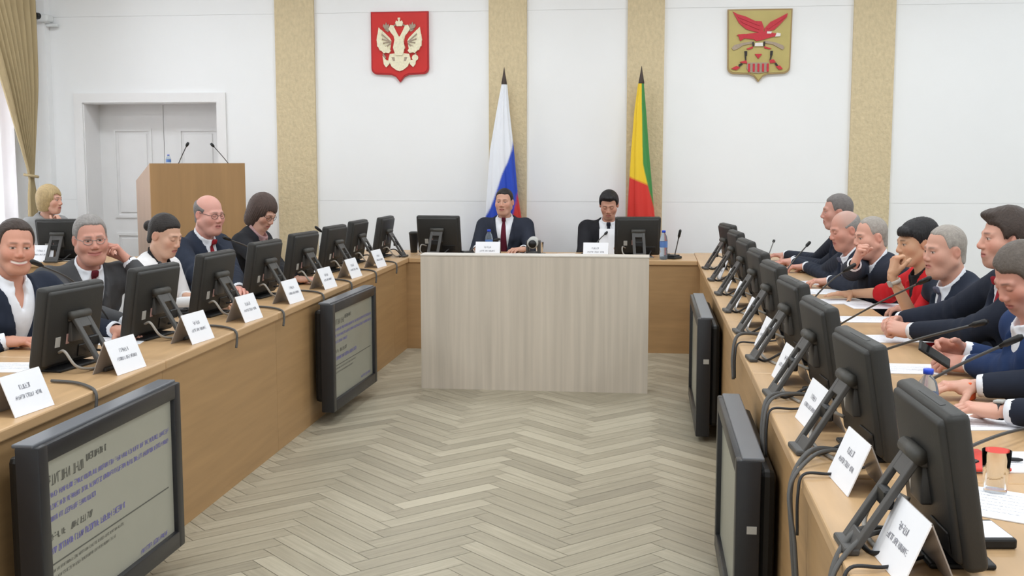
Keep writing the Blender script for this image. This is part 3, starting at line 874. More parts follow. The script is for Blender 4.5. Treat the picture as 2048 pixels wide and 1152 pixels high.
def head_colors(V, o):
    x, y, z = V[:, 0], V[:, 1], V[:, 2]; ax = np.abs(x)
    sk = np.array(lin(o.get('skin', (214, 164, 142))))
    C = np.tile(sk, (len(V), 1))
    def mix(c, t): C[:] = C*(1-t[:, None])+np.array(c)*t[:, None]
    red = np.array([sk[0]*1.0, sk[1]*.66, sk[2]*.62])
    g = lambda cx, cy, cz, s: np.exp(-(((ax-cx)**2+(y-cy)**2+(z-cz)**2)/s**2))
    mix(red, .55*g(.040, .07, -.025, .026)); mix(red, .5*g(0, .115, -.028, .016)); mix(red, .5*g(.085, -.012, -.005, .03))
    lg = o.get('long', 1.0); zl = -.0625*lg; sm = o.get('smile', 0)
    if o.get('stubble'):
        st = lerp3(sk, lin((120, 104, 98)), .8)
        mix(st, o['stubble']*np.clip(1.4*(np.exp(-((z-(-.088*lg))/.03)**2)*(y > .015)*(ax < .065)), 0, 1)*(z < -.035))
    S = lambda v, w: 1/(1+np.exp(-np.clip(v/w, -30, 30)))          # v>0 inside
    wid = .025+.009*sm
    zc = zl-.001+.004*sm*(ax/wid)**2
    frt = S(y-.062, .004)
    mix(np.array(lin(o.get('lips', (178, 104, 98)))), .8*frt*S(1-((ax/wid)**2+((z-zc)/.0115)**2), .12))
    if sm > 1: mix(np.array(lin((226, 214, 202))), .95*frt*S(wid*.82-ax, .0015)*S(.0046-np.abs(z-zc-.0008), .0007))
    else: mix(np.array(lin((120, 62, 58))), .65*frt*S(wid-ax, .002)*S(.0018-np.abs(z-zc), .0008))
    bc = np.array(lin(o.get('brow', (88, 72, 62))))
    zb = .0290-.10*(np.abs(ax-.026))**1.3
    mix(bc, .75*S(ax-.012, .002)*S(.045-ax, .003)*S(.0034-np.abs(z-zb), .0013)*S(y-.05, .004))
    ex, ez = (ax-.0305), (z-.0055); fy = S(y-.058, .003)
    if o.get('shut'):
        mix(np.array(lin((84, 60, 52))), .75*fy*S(.0145-np.abs(ex), .0015)*S(.0017-np.abs(z-(-.001+12*ex*ex)), .0007))
    else:
        eo = fy*S(1-((ex/.0130)**2+(ez/.0046)**2), .12)
        mix(np.array(lin((196, 184, 176))), eo)
        gx = o.get('gaze', 0)*.004
        mix(np.array(lin(o.get('iris', (66, 48, 38)))), eo*S(.0060-np.sqrt((x-np.sign(x)*.0305-gx)**2+ez**2), .0007))
        mix(np.array(lin((74, 54, 46))), .8*fy*S(.015-np.abs(ex), .0015)*S(.0015-np.abs(ez-(.0056-10*ex*ex)), .0007))
    if o.get('scalp'):
        sc = np.array(lin(o['scalp'])); mix(sc, .5*np.clip((.09-y-.02)/.06, 0, 1)*(z > .03))
    return C

FINGERS = [(-.031, .092, .070, .0088), (-.0105, .097, .079, .0090), (.0105, .093, .073, .0086), (.030, .084, .057, .0078)]
def hand_sdf(pose):
    curls = {'rest': [(18, 28, 16), (20, 32, 18), (22, 34, 20), (26, 36, 22)], 'flat': [(4, 8, 6), (5, 10, 6), (6, 12, 8), (9, 14, 8)],
             'fist': [(64, 92, 50), (70, 95, 55), (74, 96, 55), (78, 96, 55)], 'hold': [(30, 46, 22), (42, 55, 30), (50, 60, 35), (58, 62, 35)],
             'pinch': [(48, 42, 24), (38, 50, 30), (52, 62, 36), (60, 66, 40)], 'chin': [(40, 72, 40), (52, 82, 45), (58, 85, 45), (62, 86, 45)],
             'point': [(6, 14, 8), (52, 74, 40), (62, 82, 45), (66, 84, 45)]}[pose]
    th = {'rest': (-28, 12), 'flat': (-40, 4), 'fist': (-8, 50), 'hold': (-20, 28), 'pinch': (-6, 34), 'chin': (-16, 30), 'point': (-10, 36)}[pose]
    chains = []
    for (bx, by, L, r), (a1, a2, a3) in zip(FINGERS, curls):
        p = np.array([bx, by, 0.0]); ang = 0; pts = [(p.copy(), r*1.12)]
        sp = bx*1.6
        for frac, da, rr in ((.46, a1, 1.02), (.30, a2, .95), (.24, a3, .82)):
            ang += math.radians(da)
            dirv = np.array([sp*math.cos(ang), math.cos(ang), -math.sin(ang)]); dirv /= np.linalg.norm(dirv)
            p = p+dirv*L*frac; pts.append((p.copy(), r*rr))
        chains.append(pts)
    s, c = th
    a = math.radians(s-22); p = np.array([-.024, .022, -.010]); tp = [(p.copy(), .0145)]
    for L, k, r in ((.043, 0, .0120), (.032, .5, .0108), (.024, 1.0, .0088)):
        aa = a+math.radians(c)*k
        dirv = np.array([math.sin(aa), math.cos(aa)*.86, -.42-.25*k*(c/40)]); dirv /= np.linalg.norm(dirv)
        p = p+dirv*L; tp.append((p.copy(), r))
    def fn(P):
        d = cap(P, (-.022, .030, 0), (-.029, .088, 0), .0150, .0125)
        d = smin(d, cap(P, (-.006, .020, .002), (-.010, .092, .001), .0165, .0130), .012)
        d = smin(d, cap(P, (.008, .020, .001), (.010, .088, 0), .0160, .0125), .012)
        d = smin(d, cap(P, (.020, .022, -.002), (.028, .078, -.001), .0150, .0115), .012)
        d = smin(d, cap(P, (-.022, .020, -.008), (-.030, .052, -.012), .016, .012), .012)
        d = smin(d, cap(P, (.022, .018, -.008), (.024, .05, -.008), .013, .012), .012)
        d = smin(d, smin(cap(P, (-.011, -.07, 0), (-.012, .015, 0), .021, .018), cap(P, (.011, -.07, 0), (.012, .015, 0), .021, .018), .012), .014)
        fing = None
        for pts in chains:
            k = None
            for (p0, r0), (p1, r1) in zip(pts, pts[1:]):
                q = cap(P, p0, p1, r0, r1); k = q if k is None else smin(k, q, .003)
            k = smin(k, sph(P, pts[0][0]+np.array([0, 0, .003]), pts[0][1]), .004)
            fing = k if fing is None else np.minimum(fing, k)
        d = smin(d, fing, .006)
        k = None
        for (p0, r0), (p1, r1) in zip(tp, tp[1:]):
            q = cap(P, p0, p1, r0, r1); k = q if k is None else smin(k, q, .003)
        return smin(d, k, .007)
    return fn, [c[-1][0] for c in chains]+[tp[-1][0]]
HAND_CACHE = {}
def hand_mesh(pose, left):
    if pose not in HAND_CACHE:
        fn, tips = hand_sdf(pose)
        HAND_CACHE[pose] = nets(fn, (-.095, -.10, -.125), (.065, .195, .04), .0026)
    V, Fq = HAND_CACHE[pose]
    if left: V = V*np.array([-1, 1, 1]); Fq = Fq[:, ::-1]
    return V, Fq

def ik(S, W, l1, l2, hint):
    S, W, hint = map(lambda q: np.asarray(q, float), (S, W, hint))
    v = W-S; D = np.linalg.norm(v)
    if D > (l1+l2)*.985: k = D/((l1+l2)*.985); l1 *= k; l2 *= k
    v /= D; a = (l1*l1-l2*l2+D*D)/(2*D); h = math.sqrt(max(0, l1*l1-a*a))
    n = hint-v*(hint@v); n /= np.linalg.norm(n)
    return S+v*a+n*h

def person(label, head, look, torso=0, lean=.2, hands=None, hair=None, jacket=None, shirt=None, tie=None, group=None,
           size=.93, vneck=True, sleeve=.93, cuff=True, glasses=None, watch=None, opts=None, woman=False, hairmat=None, vdepth=.27, vwide=.055,
           shoulder=1.0, trousers=None, hint_out=.55, sh_h=.905, neck_down=.152, neck_back=.050):
    o = dict(opts or {})
    head = np.asarray(head, float)
    ta = math.radians(torso); fwd = np.array([math.cos(ta), math.sin(ta), 0.0]); rgt = np.array([fwd[1], -fwd[0], 0.0])
    Nw = head-fwd*neck_back-np.array([0, 0, neck_down])
    base = np.array([Nw[0], Nw[1], 0])-fwd*lean
    rz = ta-PI/2
    root = empty('person', tuple(base), rz)
    tag(root, label, 'person', group)
    B = np.stack([rgt, fwd, np.array([0, 0, 1.0])], 1)          # local axes in world
    L = lambda p: (np.asarray(p, float)-base)@B
    Nn = L(Nw); Hc = L(head)
    Rh = B.T@rot_head(*look)
    Pv = np.array([0, 0, .50])
    u = Nn-Pv; tl = np.linalg.norm(u); u /= tl
    f = np.array([0, u[2], -u[1]]); f /= np.linalg.norm(f)
    if f[1] < 0: f = -f
    r = np.array([1.0, 0, 0])
    RT = np.stack([r, f, u], 1)
    sw = (.165 if woman else .200)*shoulder
    bulk = o.get('bulk', 1.0)
    tp = lambda a, b, c: Pv+u*tl*c+f*b+r*a
    Sh = {1: tp(sw, -.005, sh_h), -1: tp(-sw, -.005, sh_h)}
    arms = {}
    hd = hands or {}
    for sgn, key in ((1, 'R'), (-1, 'L')):
        if key in hd:
            wp, dv, nv, pose = hd[key][:4]
            W = L(wp); dv = np.asarray(dv, float)@B; nv = np.asarray(nv, float)@B
            hint = np.asarray(hd[key][4], float)@B if len(hd[key]) > 4 else np.array([sgn*hint_out, -.2, -.55])
        else:
            W = np.array([sgn*.20, .32, .56]); dv = np.array([0, 1, 0.]); nv = np.array([0, 0, -1.]); pose = 'rest'; hint = np.array([sgn*.7, -.2, -.6])
        dv = dv/np.linalg.norm(dv)
        E = ik(Sh[sgn], W, .285, .255, hint)
        arms[sgn] = (E, W, dv, nv, pose)
    slim = .88 if woman else 1.0
    def torso_sdf(P, off=0.0, k=.05):
        d = ell(P, tp(0, -.01, .05), (.165*bulk*slim+off, .125*bulk+off, .13+off), RT)
        d = smin(d, ell(P, tp(0, .012, .33), (.165*bulk*slim+off, .125*bulk+off, .17+off), RT), k)
        d = smin(d, ell(P, tp(0, .005, .68), (.178*slim+off, .122*(1+.5*(bulk-1))+off, .18+off), RT), k)
        if woman: d = smin(d, ell(P, tp(0, .075, .62), (.115+off, .055+off, .065+off), RT), .05)
        d = smin(d, cap(P, tp(-sw+.03, -.012, sh_h-.02), tp(sw-.03, -.012, sh_h-.02), .060+off), .05)
        d = smin(d, cap(P, Nn-u*.02+f*-.02, tp(0, -.02, .86), .062+off, .09+off), .05)
        return d
    def arm_sdf(P, off, s0=1.0, t1=1.0, kk=.035, only=None, cut=False):
        d = None
        for sgn in (1, -1):
            if only is not None and sgn != only: continue
            E, W = arms[sgn][:2]
            We = E+(W-E)*t1
            fo = cap(P, E, We, (.045*slim+off)*s0, (.045*slim+(.028-.045*slim)*t1+off)*s0)
            if cut: fo = np.maximum(fo, (P-We)@((W-E)/np.linalg.norm(W-E)))
            q = smin(cap(P, Sh[sgn], E, (.058*slim+off)*s0, (.045*slim+off)*s0), fo, .02)
            d = q if d is None else np.minimum(d, q)
        return d
    hips = {s: np.array([s*.09, .0, .50]) for s in (1, -1)}
    knees = {s: np.array([s*.12, .42, .52]) for s in (1, -1)}
    ank = {s: np.array([s*.12, .36, .09]) for s in (1, -1)}
    def leg_sdf(P, off):
        d = None
        for s in (1, -1):
            q = smin(cap(P, hips[s], knees[s], .078+off, .055+off), cap(P, knees[s], ank[s], .055+off, .040+off), .03)
            d = q if d is None else smin(d, q, .02)
        return d
    pts = [Pv, Nn]+[a for v in arms.values() for a in v[:2]]+list(Sh.values())
    lo = np.min(pts, 0)-.17; hi = np.max(pts, 0)+.17
    # ---- body: trunk, arms and legs, head and neck, hands: one mesh
    def core(P):
        d = smin(torso_sdf(P, -.012), arm_sdf(P, -.004), .04)
        d = smin(d, leg_sdf(P, -.012), .05)
        d = smin(d, cap(P, Nn-u*.03, Hc+Rh@np.array([0, -.03, -.06]), .050, .045), .03)
        for s in (1, -1): d = smin(d, cap(P, ank[s], ank[s]+np.array([0, .13, -.05]), .036, .03), .03)
        return d
    lo2 = np.minimum(lo, [-.25, -.2, 0.02]); hi2 = np.maximum(hi, [.25, .6, .7]); hi2[2] = min(hi2[2], Nn[2]+.05)
    Vs = []; Fs = []; Cs = []; n = 0
    sk = np.array(lin(o.get('skin', (214, 164, 142))))
    V, Fq = nets(core, lo2, hi2, .013)
    Vs.append(V); Fs.append(Fq); Cs.append(np.tile(sk, (len(V), 1))); n += len(V)
    o['neck_local'] = (Rh.T@(Nn+u*.012-f*.008-Hc))/size
    nl = o['neck_local']
    hv, hf = nets(lambda P: head_sdf(P, o), np.minimum((-.112, -.125, -.14), nl-.075), np.maximum((.112, .15, .135), nl+.075), .0027)
    hv = relax(hv, hf, 1, .4)
    hc = head_colors(hv, o)
    Vs.append(Hc+(hv*size)@Rh.T); Fs.append(hf+n); Cs.append(hc); n += len(hv)
    hscale = .93 if woman else 1.02
    handsk = np.array(lin(o.get('hand_skin', o.get('skin', (214, 164, 142)))))
    frames = {}
    for sgn, (E, W, dv, nv, pose) in arms.items():
        key = 'R' if sgn == 1 else 'L'
        if key not in hd: continue
        zx = -(nv-dv*(nv@dv)); zx /= np.linalg.norm(zx); xx = np.cross(dv, zx)
        RH = np.stack([xx, dv, zx], 1); frames[sgn] = RH
        V, Fq = hand_mesh(pose, sgn == -1)
        # bend the wrist stub towards the forearm
        fa = (W-E)/np.linalg.norm(W-E)
        Vw = W+(V*hscale)@RH.T
        back = np.clip(-V[:, 1]/.07, 0, 1)[:, None]
        Vw = Vw*(1-back)+(W-fa*(-V[:, 1:2])*hscale+((V*[1, 0, 1])*hscale)@RH.T)*back
        c = np.tile(handsk, (len(V), 1)); kn = np.exp(-((V[:, 1]-.095)**2+(V[:, 2]-.012)**2)/.00028)[:, None]*.35
        c = c*(1-kn)+np.array([handsk[0], handsk[1]*.7, handsk[2]*.68])*kn
        Vs.append(Vw); Fs.append(Fq+n); Cs.append(c); n += len(V)
    np_mesh('body', np.concatenate(Vs), np.concatenate(Fs), M['skin'], root, np.concatenate(Cs))
    # ---- hair
    if hair:
        o2 = dict(o); o2['hair'] = hair
        V, Fq = nets(lambda P: hair_sdf(P, o2), (-.125, -.175, -.165), (.125, .135, .165), .0036)
        np_mesh('hair', Hc+(V*size)@Rh.T, Fq, hairmat, root, smooth=2)
    # ---- clothes
    zb = lambda P: (P-Pv)@u
    nax = Hc+Rh@np.array([0, -.03, -.05]); nax = (nax-Nn)/np.linalg.norm(nax-Nn)
    def neckhole(P, rad): return cap(P, Nn+u*.02+f*.006, Nn+u*.02+nax*.3, rad)
    def fr(P):
        q = P-(Nn-u*.035); return q@r, q@f, q@u
    def vsdf(P, grow=0.0):
        a, b, c = fr(P)
        wd = vwide*np.clip(1+c/vdepth, 0, 1.3)+grow
        return np.maximum(np.maximum(np.abs(a)-wd, -b-.01), -(c+vdepth+grow))
    jm, sm_ = jacket, shirt
    if jm is not None:
        def jk(P):
            d = torso_sdf(P, .014, .06)
            a, b, c = fr(P)
            arm_d = arm_sdf(P, .012, 1.0, sleeve, cut=True)
            d = d+.0022*np.sin(46*(c+.55*np.abs(a))+9*b)*np.clip(-c/.12, 0, 1)*(b > -.05)+.0016*np.sin(70*c-38*np.abs(a)+3)
            for sgn in (1, -1):                                    # folds on the sleeves
                E = arms[sgn][0]; q = P-E
                dist = np.sqrt((q*q).sum(1))
                ax = (arms[sgn][1]-E); ax = ax/np.linalg.norm(ax)
                arm_d = arm_d+.0050*np.sin((q@ax)*95+6*q[:, 0])*np.exp(-(dist/.10)**2)
            if vneck:
                lw = .048*np.clip(1-np.abs(c+.12)/.20, 0.15, 1)
                lap = np.maximum(vsdf(P), -1)  # distance outside of the opening
                on = (lap > 0) & (lap < lw) & (b > .0) & (c < .03)
                d = d-np.where(on, .013, 0)
                ring = np.maximum(np.abs(neckhole(P, .071))-.009, np.abs(c-.022)-.028)
                ring = np.maximum(ring, b-.045)
                d = smin(d, ring, .012)
                d = np.maximum(d, -vsdf(P))
            d = smax(d, -neckhole(P, .0625), .006)
            d = smin(d, arm_d, .035)
            if vneck: d = np.maximum(d, -np.maximum(np.maximum(vsdf(P), b-.20), -arm_d+.004))
            d = np.maximum(d, .455-P[:, 2])
            return d
        V, Fq = nets(jk, lo, hi, .0085)
        np_mesh('jacket' if vneck else 'dress' if woman else 'sweater', V, Fq, jm, root, smooth=3)
    if sm_ is not None:
        def st(P):
            d = torso_sdf(P, .003, .05)
            d = np.maximum(d, -(zb(P)-tl*.35))
            a, b, c = fr(P)
            ring = np.maximum(np.abs(neckhole(P, .0610))-.0068, np.abs(c-.046-.30*np.clip(-b, -.05, .05))-.030)
            gap = np.maximum(np.abs(a)-(.004+.020*np.clip((c+.01)/.05, 0, 1) if o.get('open_collar') else .003), -b)
            ring = np.maximum(ring, -gap) if o.get('open_collar') or tie is None else ring
            d = smin(d, ring, .008)
            for s in (-1, 1):                                # collar points
                a0 = Nn+f*.068+u*.012+r*s*.014; a1 = Nn+f*.082-u*.046+r*s*(.050 if o.get('open_collar') else .042)
                d = smin(d, cap(P, a0, a1, .011, .006), .006)
            if o.get('open_collar'):
                wv = .026*np.clip(1+(c)/.065, 0, 1)
                d = np.maximum(d, -np.maximum(np.abs(a)-wv, -b-.0))
            d = smax(d, -neckhole(P, .0560), .004)
            return d
        V, Fq = nets(st, lo, hi, .0065)
        so_ = np_mesh('shirt', V, Fq, sm_, root, smooth=3)
        if cuff:
            for sgn, (E, W, dv, nv, pose) in arms.items():
                if (1, 'R')[0] == sgn and 'R' not in hd: continue
                if sgn == -1 and 'L' not in hd: continue
                a = E+(W-E)*(sleeve-.06); b = E+(W-E)*1.0
                MB().tube([a, E+(W-E)*(sleeve), E+(W-E)*(sleeve+.055), E+(W-E)*(sleeve+.06)], [.040, .0385, .037, .030], 18, cap=False).build('cuff', sm_, so_, smooth=True)
    if tie is not None:
        # tie lies on the shirt front
        a0 = []; hit = []
        for t in np.linspace(0, 1, 14):
            c = Nn+u*(.012-.33*t)
            q = c[None]+f[None]*np.linspace(.02, .24, 221)[:, None]
            dd = torso_sdf(q.astype(np.float32), .003, .05)
            k = np.where(dd > 0)[0]; kk = k[0] if len(k) else 120
            hit.append(c+f*max(.02+.001*kk+.004, 0.079-.12*t))
        V = []; Fc = []
        for i, p in enumerate(hit):
            t = i/13; w = .014+.024*t
            if i == 0: p = p+f*.006+u*.004; w = .017
            if i == 1: w = .0125
            for (s, dpt) in ((-1, -.002), (-.45, .004), (.45, .004), (1, -.002), (1, -.007), (-1, -.007)):
                V.append(p+r*s*w+f*dpt)
        for i in range(13):
            for k in range(6):
                Fc.append((i*6+k, i*6+(k+1) % 6, (i+1)*6+(k+1) % 6, (i+1)*6+k))
        Fc.append(tuple(range(6))); Fc.append(tuple(range(78, 84)))
        tm = MB().add(V, Fc)
        kp = hit[0]+f*.004+u*.006
        tm.rbox((-.018, -.009, -.019), (.018, .009, .015), .007, 2, M4=Matrix(((1, 0, 0, kp[0]), (0, f[1], u[1], kp[1]), (0, f[2], u[2], kp[2]), (0, 0, 0, 1))))
        tm.build('tie', tie, root, smooth=True)
    tr_ = trousers or M['trousers']
    V, Fq = nets(lambda P: np.maximum(smin(leg_sdf(P, .004), ell(P, (0, -.01, .49), (.18*bulk, .13*bulk, .10)), .05), .085-P[:, 2]), (-.27, -.22, .04), (.27, .6, .66), .016)
    np_mesh('trousers', V, Fq, tr_, root)
    for s in (1, -1):
        V, Fq = nets(lambda P: np.maximum(smin(cap(P, ank[s]+[0, 0, .02], ank[s]+[0, -.02, -.045], .043, .042), ell(P, ank[s]+[0, .085, -.055], (.046, .12, .04)), .03), .003-P[:, 2]),
                     ank[s]-[.08, .1, .1], ank[s]+[.08, .24, .1], .011)
        np_mesh('shoe', V, Fq, M['shoe'], root)
    # ---- glasses
    if glasses:
        H2 = lambda p: Hc+Rh@(np.array(p)*size)
        g = MB()
        for s in (-1, 1):
            ring = [(s*.032+.023*math.cos(t), .096-.010*abs(math.cos(t))*(1 if s*math.cos(t) > 0 else 0), .004+.016*math.sin(t)) for t in np.linspace(0, 2*PI, 21)]
            g.tube([H2(p) for p in ring], .0014, 6)
            g.tube([H2(p) for p in ((s*.055, .086, .008), (s*.076, .05, .012), (s*.083, -.005, .014), (s*.082, -.03, .002))], .0015, 6)
        g.tube([H2(p) for p in ((-.010, .097, .008), (0, .101, .010), (.010, .097, .008))], .0014, 6)
        g.build('glasses', glasses, root, smooth=True)
    if watch:
        sgn = 1 if watch[0] == 'R' else -1
        E, W, dv, nv, pose = arms[sgn]; fa = (W-E)/np.linalg.norm(W-E)
        c = W-fa*watch[2] if len(watch) > 2 else W-fa*.012
        zx = -(nv-fa*(nv@fa)); zx /= np.linalg.norm(zx); xx = np.cross(fa, zx)
        wm = MB()
        ring = []
        for t in np.linspace(0, 2*PI, 25): ring.append((math.cos(t)*.0335, math.sin(t)*.0245))
        Vw = []; Fw = []
        for i, (a, b) in enumerate(ring[:-1]):
            for k, s in ((-.009, 1.0), (.009, 1.0), (.009, 1.12), (-.009, 1.12)):
                Vw.append(c+xx*a*s+zx*b*s+fa*k)
        for i in range(24):
            j = (i+1) % 24
            for k in range(4): Fw.append((i*4+k, i*4+(k+1) % 4, j*4+(k+1) % 4, j*4+k))
        wo_ = wm.add(Vw, Fw).build('watch_strap', watch[1], root, smooth=True)
        Mx = Matrix(((xx[0], fa[0], zx[0], c[0]), (xx[1], fa[1], zx[1], c[1]), (xx[2], fa[2], zx[2], c[2]), (0, 0, 0, 1)))
        MB().rbox((-.016, -.016, .024), (.016, .016, .034), .004, 2, M4=Mx).build('watch_face', M['sticker'], wo_)
    return root

# ================================================================== PEOPLE
def suit(name, rgb): return mat(name, rgb, 0.85, noise=0.06, nscale=(14, 14, 14), bump=0.12, bscale=22, spec=0.2)
M['trousers'] = suit('dark_trousers', (40, 42, 50)); M['shoe'] = mat('black_shoe', (30, 28, 28), 0.4, noise=0.02)
navy = suit('navy_suit', (42, 48, 62)); navy2 = suit('deep_navy_suit', (38, 43, 56)); blue = suit('blue_suit', (40, 58, 96)); slate = suit('dark_slate_suit', (46, 50, 62))
grey_s = suit('grey_suit', (76, 76, 78)); blackj = suit('black_jacket', (38, 38, 42)); white_j = suit('white_jacket', (236, 234, 234)); redd = suit('red_dress', (196, 34, 40))
greyb = suit('grey_blouse', (150, 150, 150)); blackt = suit('black_top', (36, 34, 36))
wshirt = suit('white_shirt', (236, 238, 244)); lblue = suit('pale_blue_shirt', (196, 206, 222))
t_mar = suit('maroon_tie', (92, 28, 44)); t_red = suit('red_tie', (146, 34, 44)); t_dred = suit('dark_red_tie', (100, 34, 44)); t_grey = suit('grey_tie', (96, 96, 112)); t_dk = suit('dark_tie', (44, 44, 56))
def hairm(name, rgb): return mat(name, rgb, 0.55, noise=0.16, nscale=(120, 60, 40), bump=0.2, bscale=120, spec=0.35)
h_dk = hairm('near_black_hair', (40, 34, 32)); h_brn = hairm('dark_brown_hair', (62, 50, 44)); h_bob = hairm('brown_bob_hair', (78, 62, 56)); h_grey = hairm('grey_hair', (142, 137, 134))
h_lg = hairm('light_grey_hair', (156, 148, 140)); h_bl = hairm('blonde_hair', (178, 154, 112)); h_blk = hairm('black_hair', (30, 28, 30)); h_dg = hairm('dark_grey_hair', (112, 106, 104))
gl_d = mat('dark_glasses_frame', (60, 54, 54), 0.3, noise=0.02); gl_m = mat('metal_glasses_frame', (150, 146, 142), 0.3, metal=0.6, noise=0.02)
strap = mat('black_watch_strap', (30, 30, 32), 0.5, noise=0.03); strapw = mat('pale_watch_strap', (200, 190, 180), 0.4, noise=0.03)
GL, GR = 'people along the left desks', 'people along the right desks'
DN = (0, 0, -1)

person('smiling man with receding dark hair, navy jacket and open white shirt, at the left edge', (-2.72, 4.68, 1.16), (-48, 4, 4), torso=-22, lean=.16,
       hands={'R': (onz(15, 682, .775), (1, .12, 0), DN, 'rest'), 'L': ((-2.36, 4.86, .775), (1, -.4, 0), DN, 'rest')},
       hair='short', hairmat=h_brn, jacket=navy, shirt=wshirt, group=GL, vwide=.075, vdepth=.32,
       opts=dict(skin=(206, 150, 128), smile=2, recede=.022, fat=.5, wide=1.03, open_collar=True, brow=(96, 70, 58)))
person('smiling grey-haired man in glasses, grey suit and dark red tie, hand raised to his ear', (-2.72, 5.36, 1.145), (-52, 6, -3), torso=-38, lean=.2,
       hands={'L': (ony(258, 523, 5.50), (-.50, -.2, .72), (-.75, -.45, -.2), 'pinch', (.7, -.2, -.8)), 'R': ((-2.40, 5.06, .775), (.8, .5, 0), DN, 'rest')},
       hair='short', hairmat=h_grey, jacket=grey_s, shirt=wshirt, tie=t_dred, group=GL, glasses=gl_m, watch=('L', strap, .006),
       opts=dict(skin=(208, 152, 134), smile=1, recede=.020, fat=.7, wide=1.04, brow=(120, 110, 104), bulk=1.05, jowl=1))
person('young woman with dark hair in a bun and white jacket, looking down', (-2.65, 6.08, 1.115), (-14, 20, 0), torso=-8, lean=.26,
       hands={'L': (onz(372, 592, .775), (.9, .1, -.1), DN, 'rest'), 'R': ((-2.32, 5.86, .775), (1, .2, 0), DN, 'rest')},
       hair='tied', hairmat=h_dk, jacket=white_j, shirt=blackt, group=GL, woman=True, cuff=False, sleeve=.97, vwide=.04, vdepth=.16,
       opts=dict(skin=(214, 170, 146), shut=1, brow=(70, 52, 46), hair_t=.006))
person('bald man in glasses with navy suit, white shirt and red tie', (-2.66, 6.76, 1.198), (-28, 9, 0), torso=-16, lean=.22,
       hands={'L': (onz(478, 580, .79), (.5, -.9, .1), (0, -.5, -1), 'rest'), 'R': (onz(452, 583, .785), (.8, .6, 0), DN, 'rest')},
       hair='band', hairmat=h_dg, jacket=navy, shirt=wshirt, tie=t_red, group=GL, glasses=gl_d,
       opts=dict(skin=(216, 160, 146), fat=.9, wide=1.05, jowl=1, bulk=1.12, brow=(130, 104, 96), shut=1))
person('woman with a brown bob and glasses in a black jacket, bent over her papers', (-2.58, 7.52, 1.175), (-20, 32, 0), torso=-6, lean=.30,
       hands={'L': (onz(572, 548, .80), (.8, .1, -.3), DN, 'hold'), 'R': ((-2.2, 7.05, .775), (1, .2, 0), DN, 'rest')},
       hair='bob', hairmat=h_bob, jacket=blackj, shirt=suit('dusty_blouse', (176, 140, 140)), group=GL, woman=True, cuff=False, sleeve=.97, glasses=gl_d, vwide=.045, vdepth=.2,
       opts=dict(skin=(212, 164, 144), shut=1, bob_len=-.10))
person('blonde woman resting her chin on her hand behind the left row, by the curtain', tuple(ony(101, 400, 9.0)), (-4, 4, 0), torso=-20, lean=.2,
       hands={'R': (ony(112, 447, 8.93)-np.array([0, 0, .05]), (.3, .25, .9), (-.6, .3, .5), 'chin', (.2, -.4, -.9)), 'L': ((-4.40, 9.0, .775), (.8, -.5, 0), DN, 'rest')},
       hair='bob', hairmat=h_bl, jacket=greyb, vneck=False, woman=True, cuff=False, sleeve=.97, opts=dict(skin=(214, 166, 146), bob_len=-.07))
person('man with short dark hair, dark suit and maroon tie, before the white blue red flag', (-1.235, 9.93, 1.155), (-97, 2, 0), torso=-90, lean=.08,
       hands={'R': ((-1.42, 9.60, .775), (.7, -.7, 0), DN, 'rest'), 'L': ((-1.03, 9.58, .775), (-.7, -.7, 0), DN, 'rest')},
       hair='short', hairmat=h_dk, jacket=slate, shirt=wshirt, tie=t_mar, group='people at the chairing table', vwide=.07, vdepth=.36, hint_out=.2, shoulder=.93, sh_h=.885,
       opts=dict(skin=(206, 158, 136), wide=1.03, fat=.4, recede=.008, hair_t=.005, brow=(60, 46, 40)))
person('black-haired man in a dark suit reading papers at the head of the table', (-0.325, 9.93, 1.135), (-92, 24, 0), torso=-90, lean=.16,
       hands={'R': ((-.42, 9.60, .79), (.6, -.7, .1), (.4, .2, -1), 'hold'), 'L': ((-.16, 9.60, .80), (-.6, -.7, .1), (-.4, .2, -1), 'hold')},
       hair='short', hairmat=h_blk, jacket=blackj, shirt=wshirt, tie=t_dk, group='people at the chairing table', vwide=.075, vdepth=.36, hint_out=.3, sh_h=.885,
       opts=dict(skin=(200, 150, 128), wide=1.04, shut=1, hair_t=.013, quiff=1, brow=(40, 34, 32)))

person('grey-haired man farthest along the right desks, facing left in dark navy suit', tuple(onx(1674, 424, 1.245)), (178, 4, 0), torso=184, lean=.26,
       hands={'L': (onz(1588, 521, .785), (-1, -.1, -.05), DN, 'rest'), 'R': (onz(1572, 510, .785), (-1, -.1, 0), DN, 'rest')},
       hair='short', hairmat=h_dg, jacket=navy2, shirt=wshirt, tie=t_dk, group=GR,
       opts=dict(skin=(200, 148, 132), wide=1.02, hair_t=.005, recede=.008))
person('bald man with lowered head, second from the far end of the right desks', tuple(onx(1690, 460, 1.205)), (196, 16, 0), torso=186, lean=.28,
       hands={'L': (onz(1612, 533, .785), (-1, .1, -.05), DN, 'rest'), 'R': (onz(1588, 524, .785), (-1, -.2, 0), DN, 'rest')},
       hair='band', hairmat=h_grey, jacket=navy, shirt=wshirt, tie=t_grey, group=GR,
       opts=dict(skin=(206, 150, 132), fat=.6, jowl=1, shut=1, wide=1.02, crown=.050, hair_t=.003, scalp=(176, 160, 152)))
person('balding grey man leaning his chin on his fist, white cuffs, right desks', tuple(onx(1741, 474, 1.28)), (198, 8, 0), torso=190, lean=.26,
       hands={'R': (onx(1709, 528, 1.12), (.25, -.15, .95), (.9, -.1, -.3), 'fist', (-.9, .2, -.5)), 'L': (onz(1660, 562, .785), (-1, .1, -.03), DN, 'rest')},
       hair='short', hairmat=h_lg, jacket=slate, shirt=wshirt, tie=t_dk, group=GR,
       opts=dict(skin=(212, 160, 140), fat=.8, jowl=1, wide=1.05, hair_t=.002, recede=.030, temple=.9, smile=1))
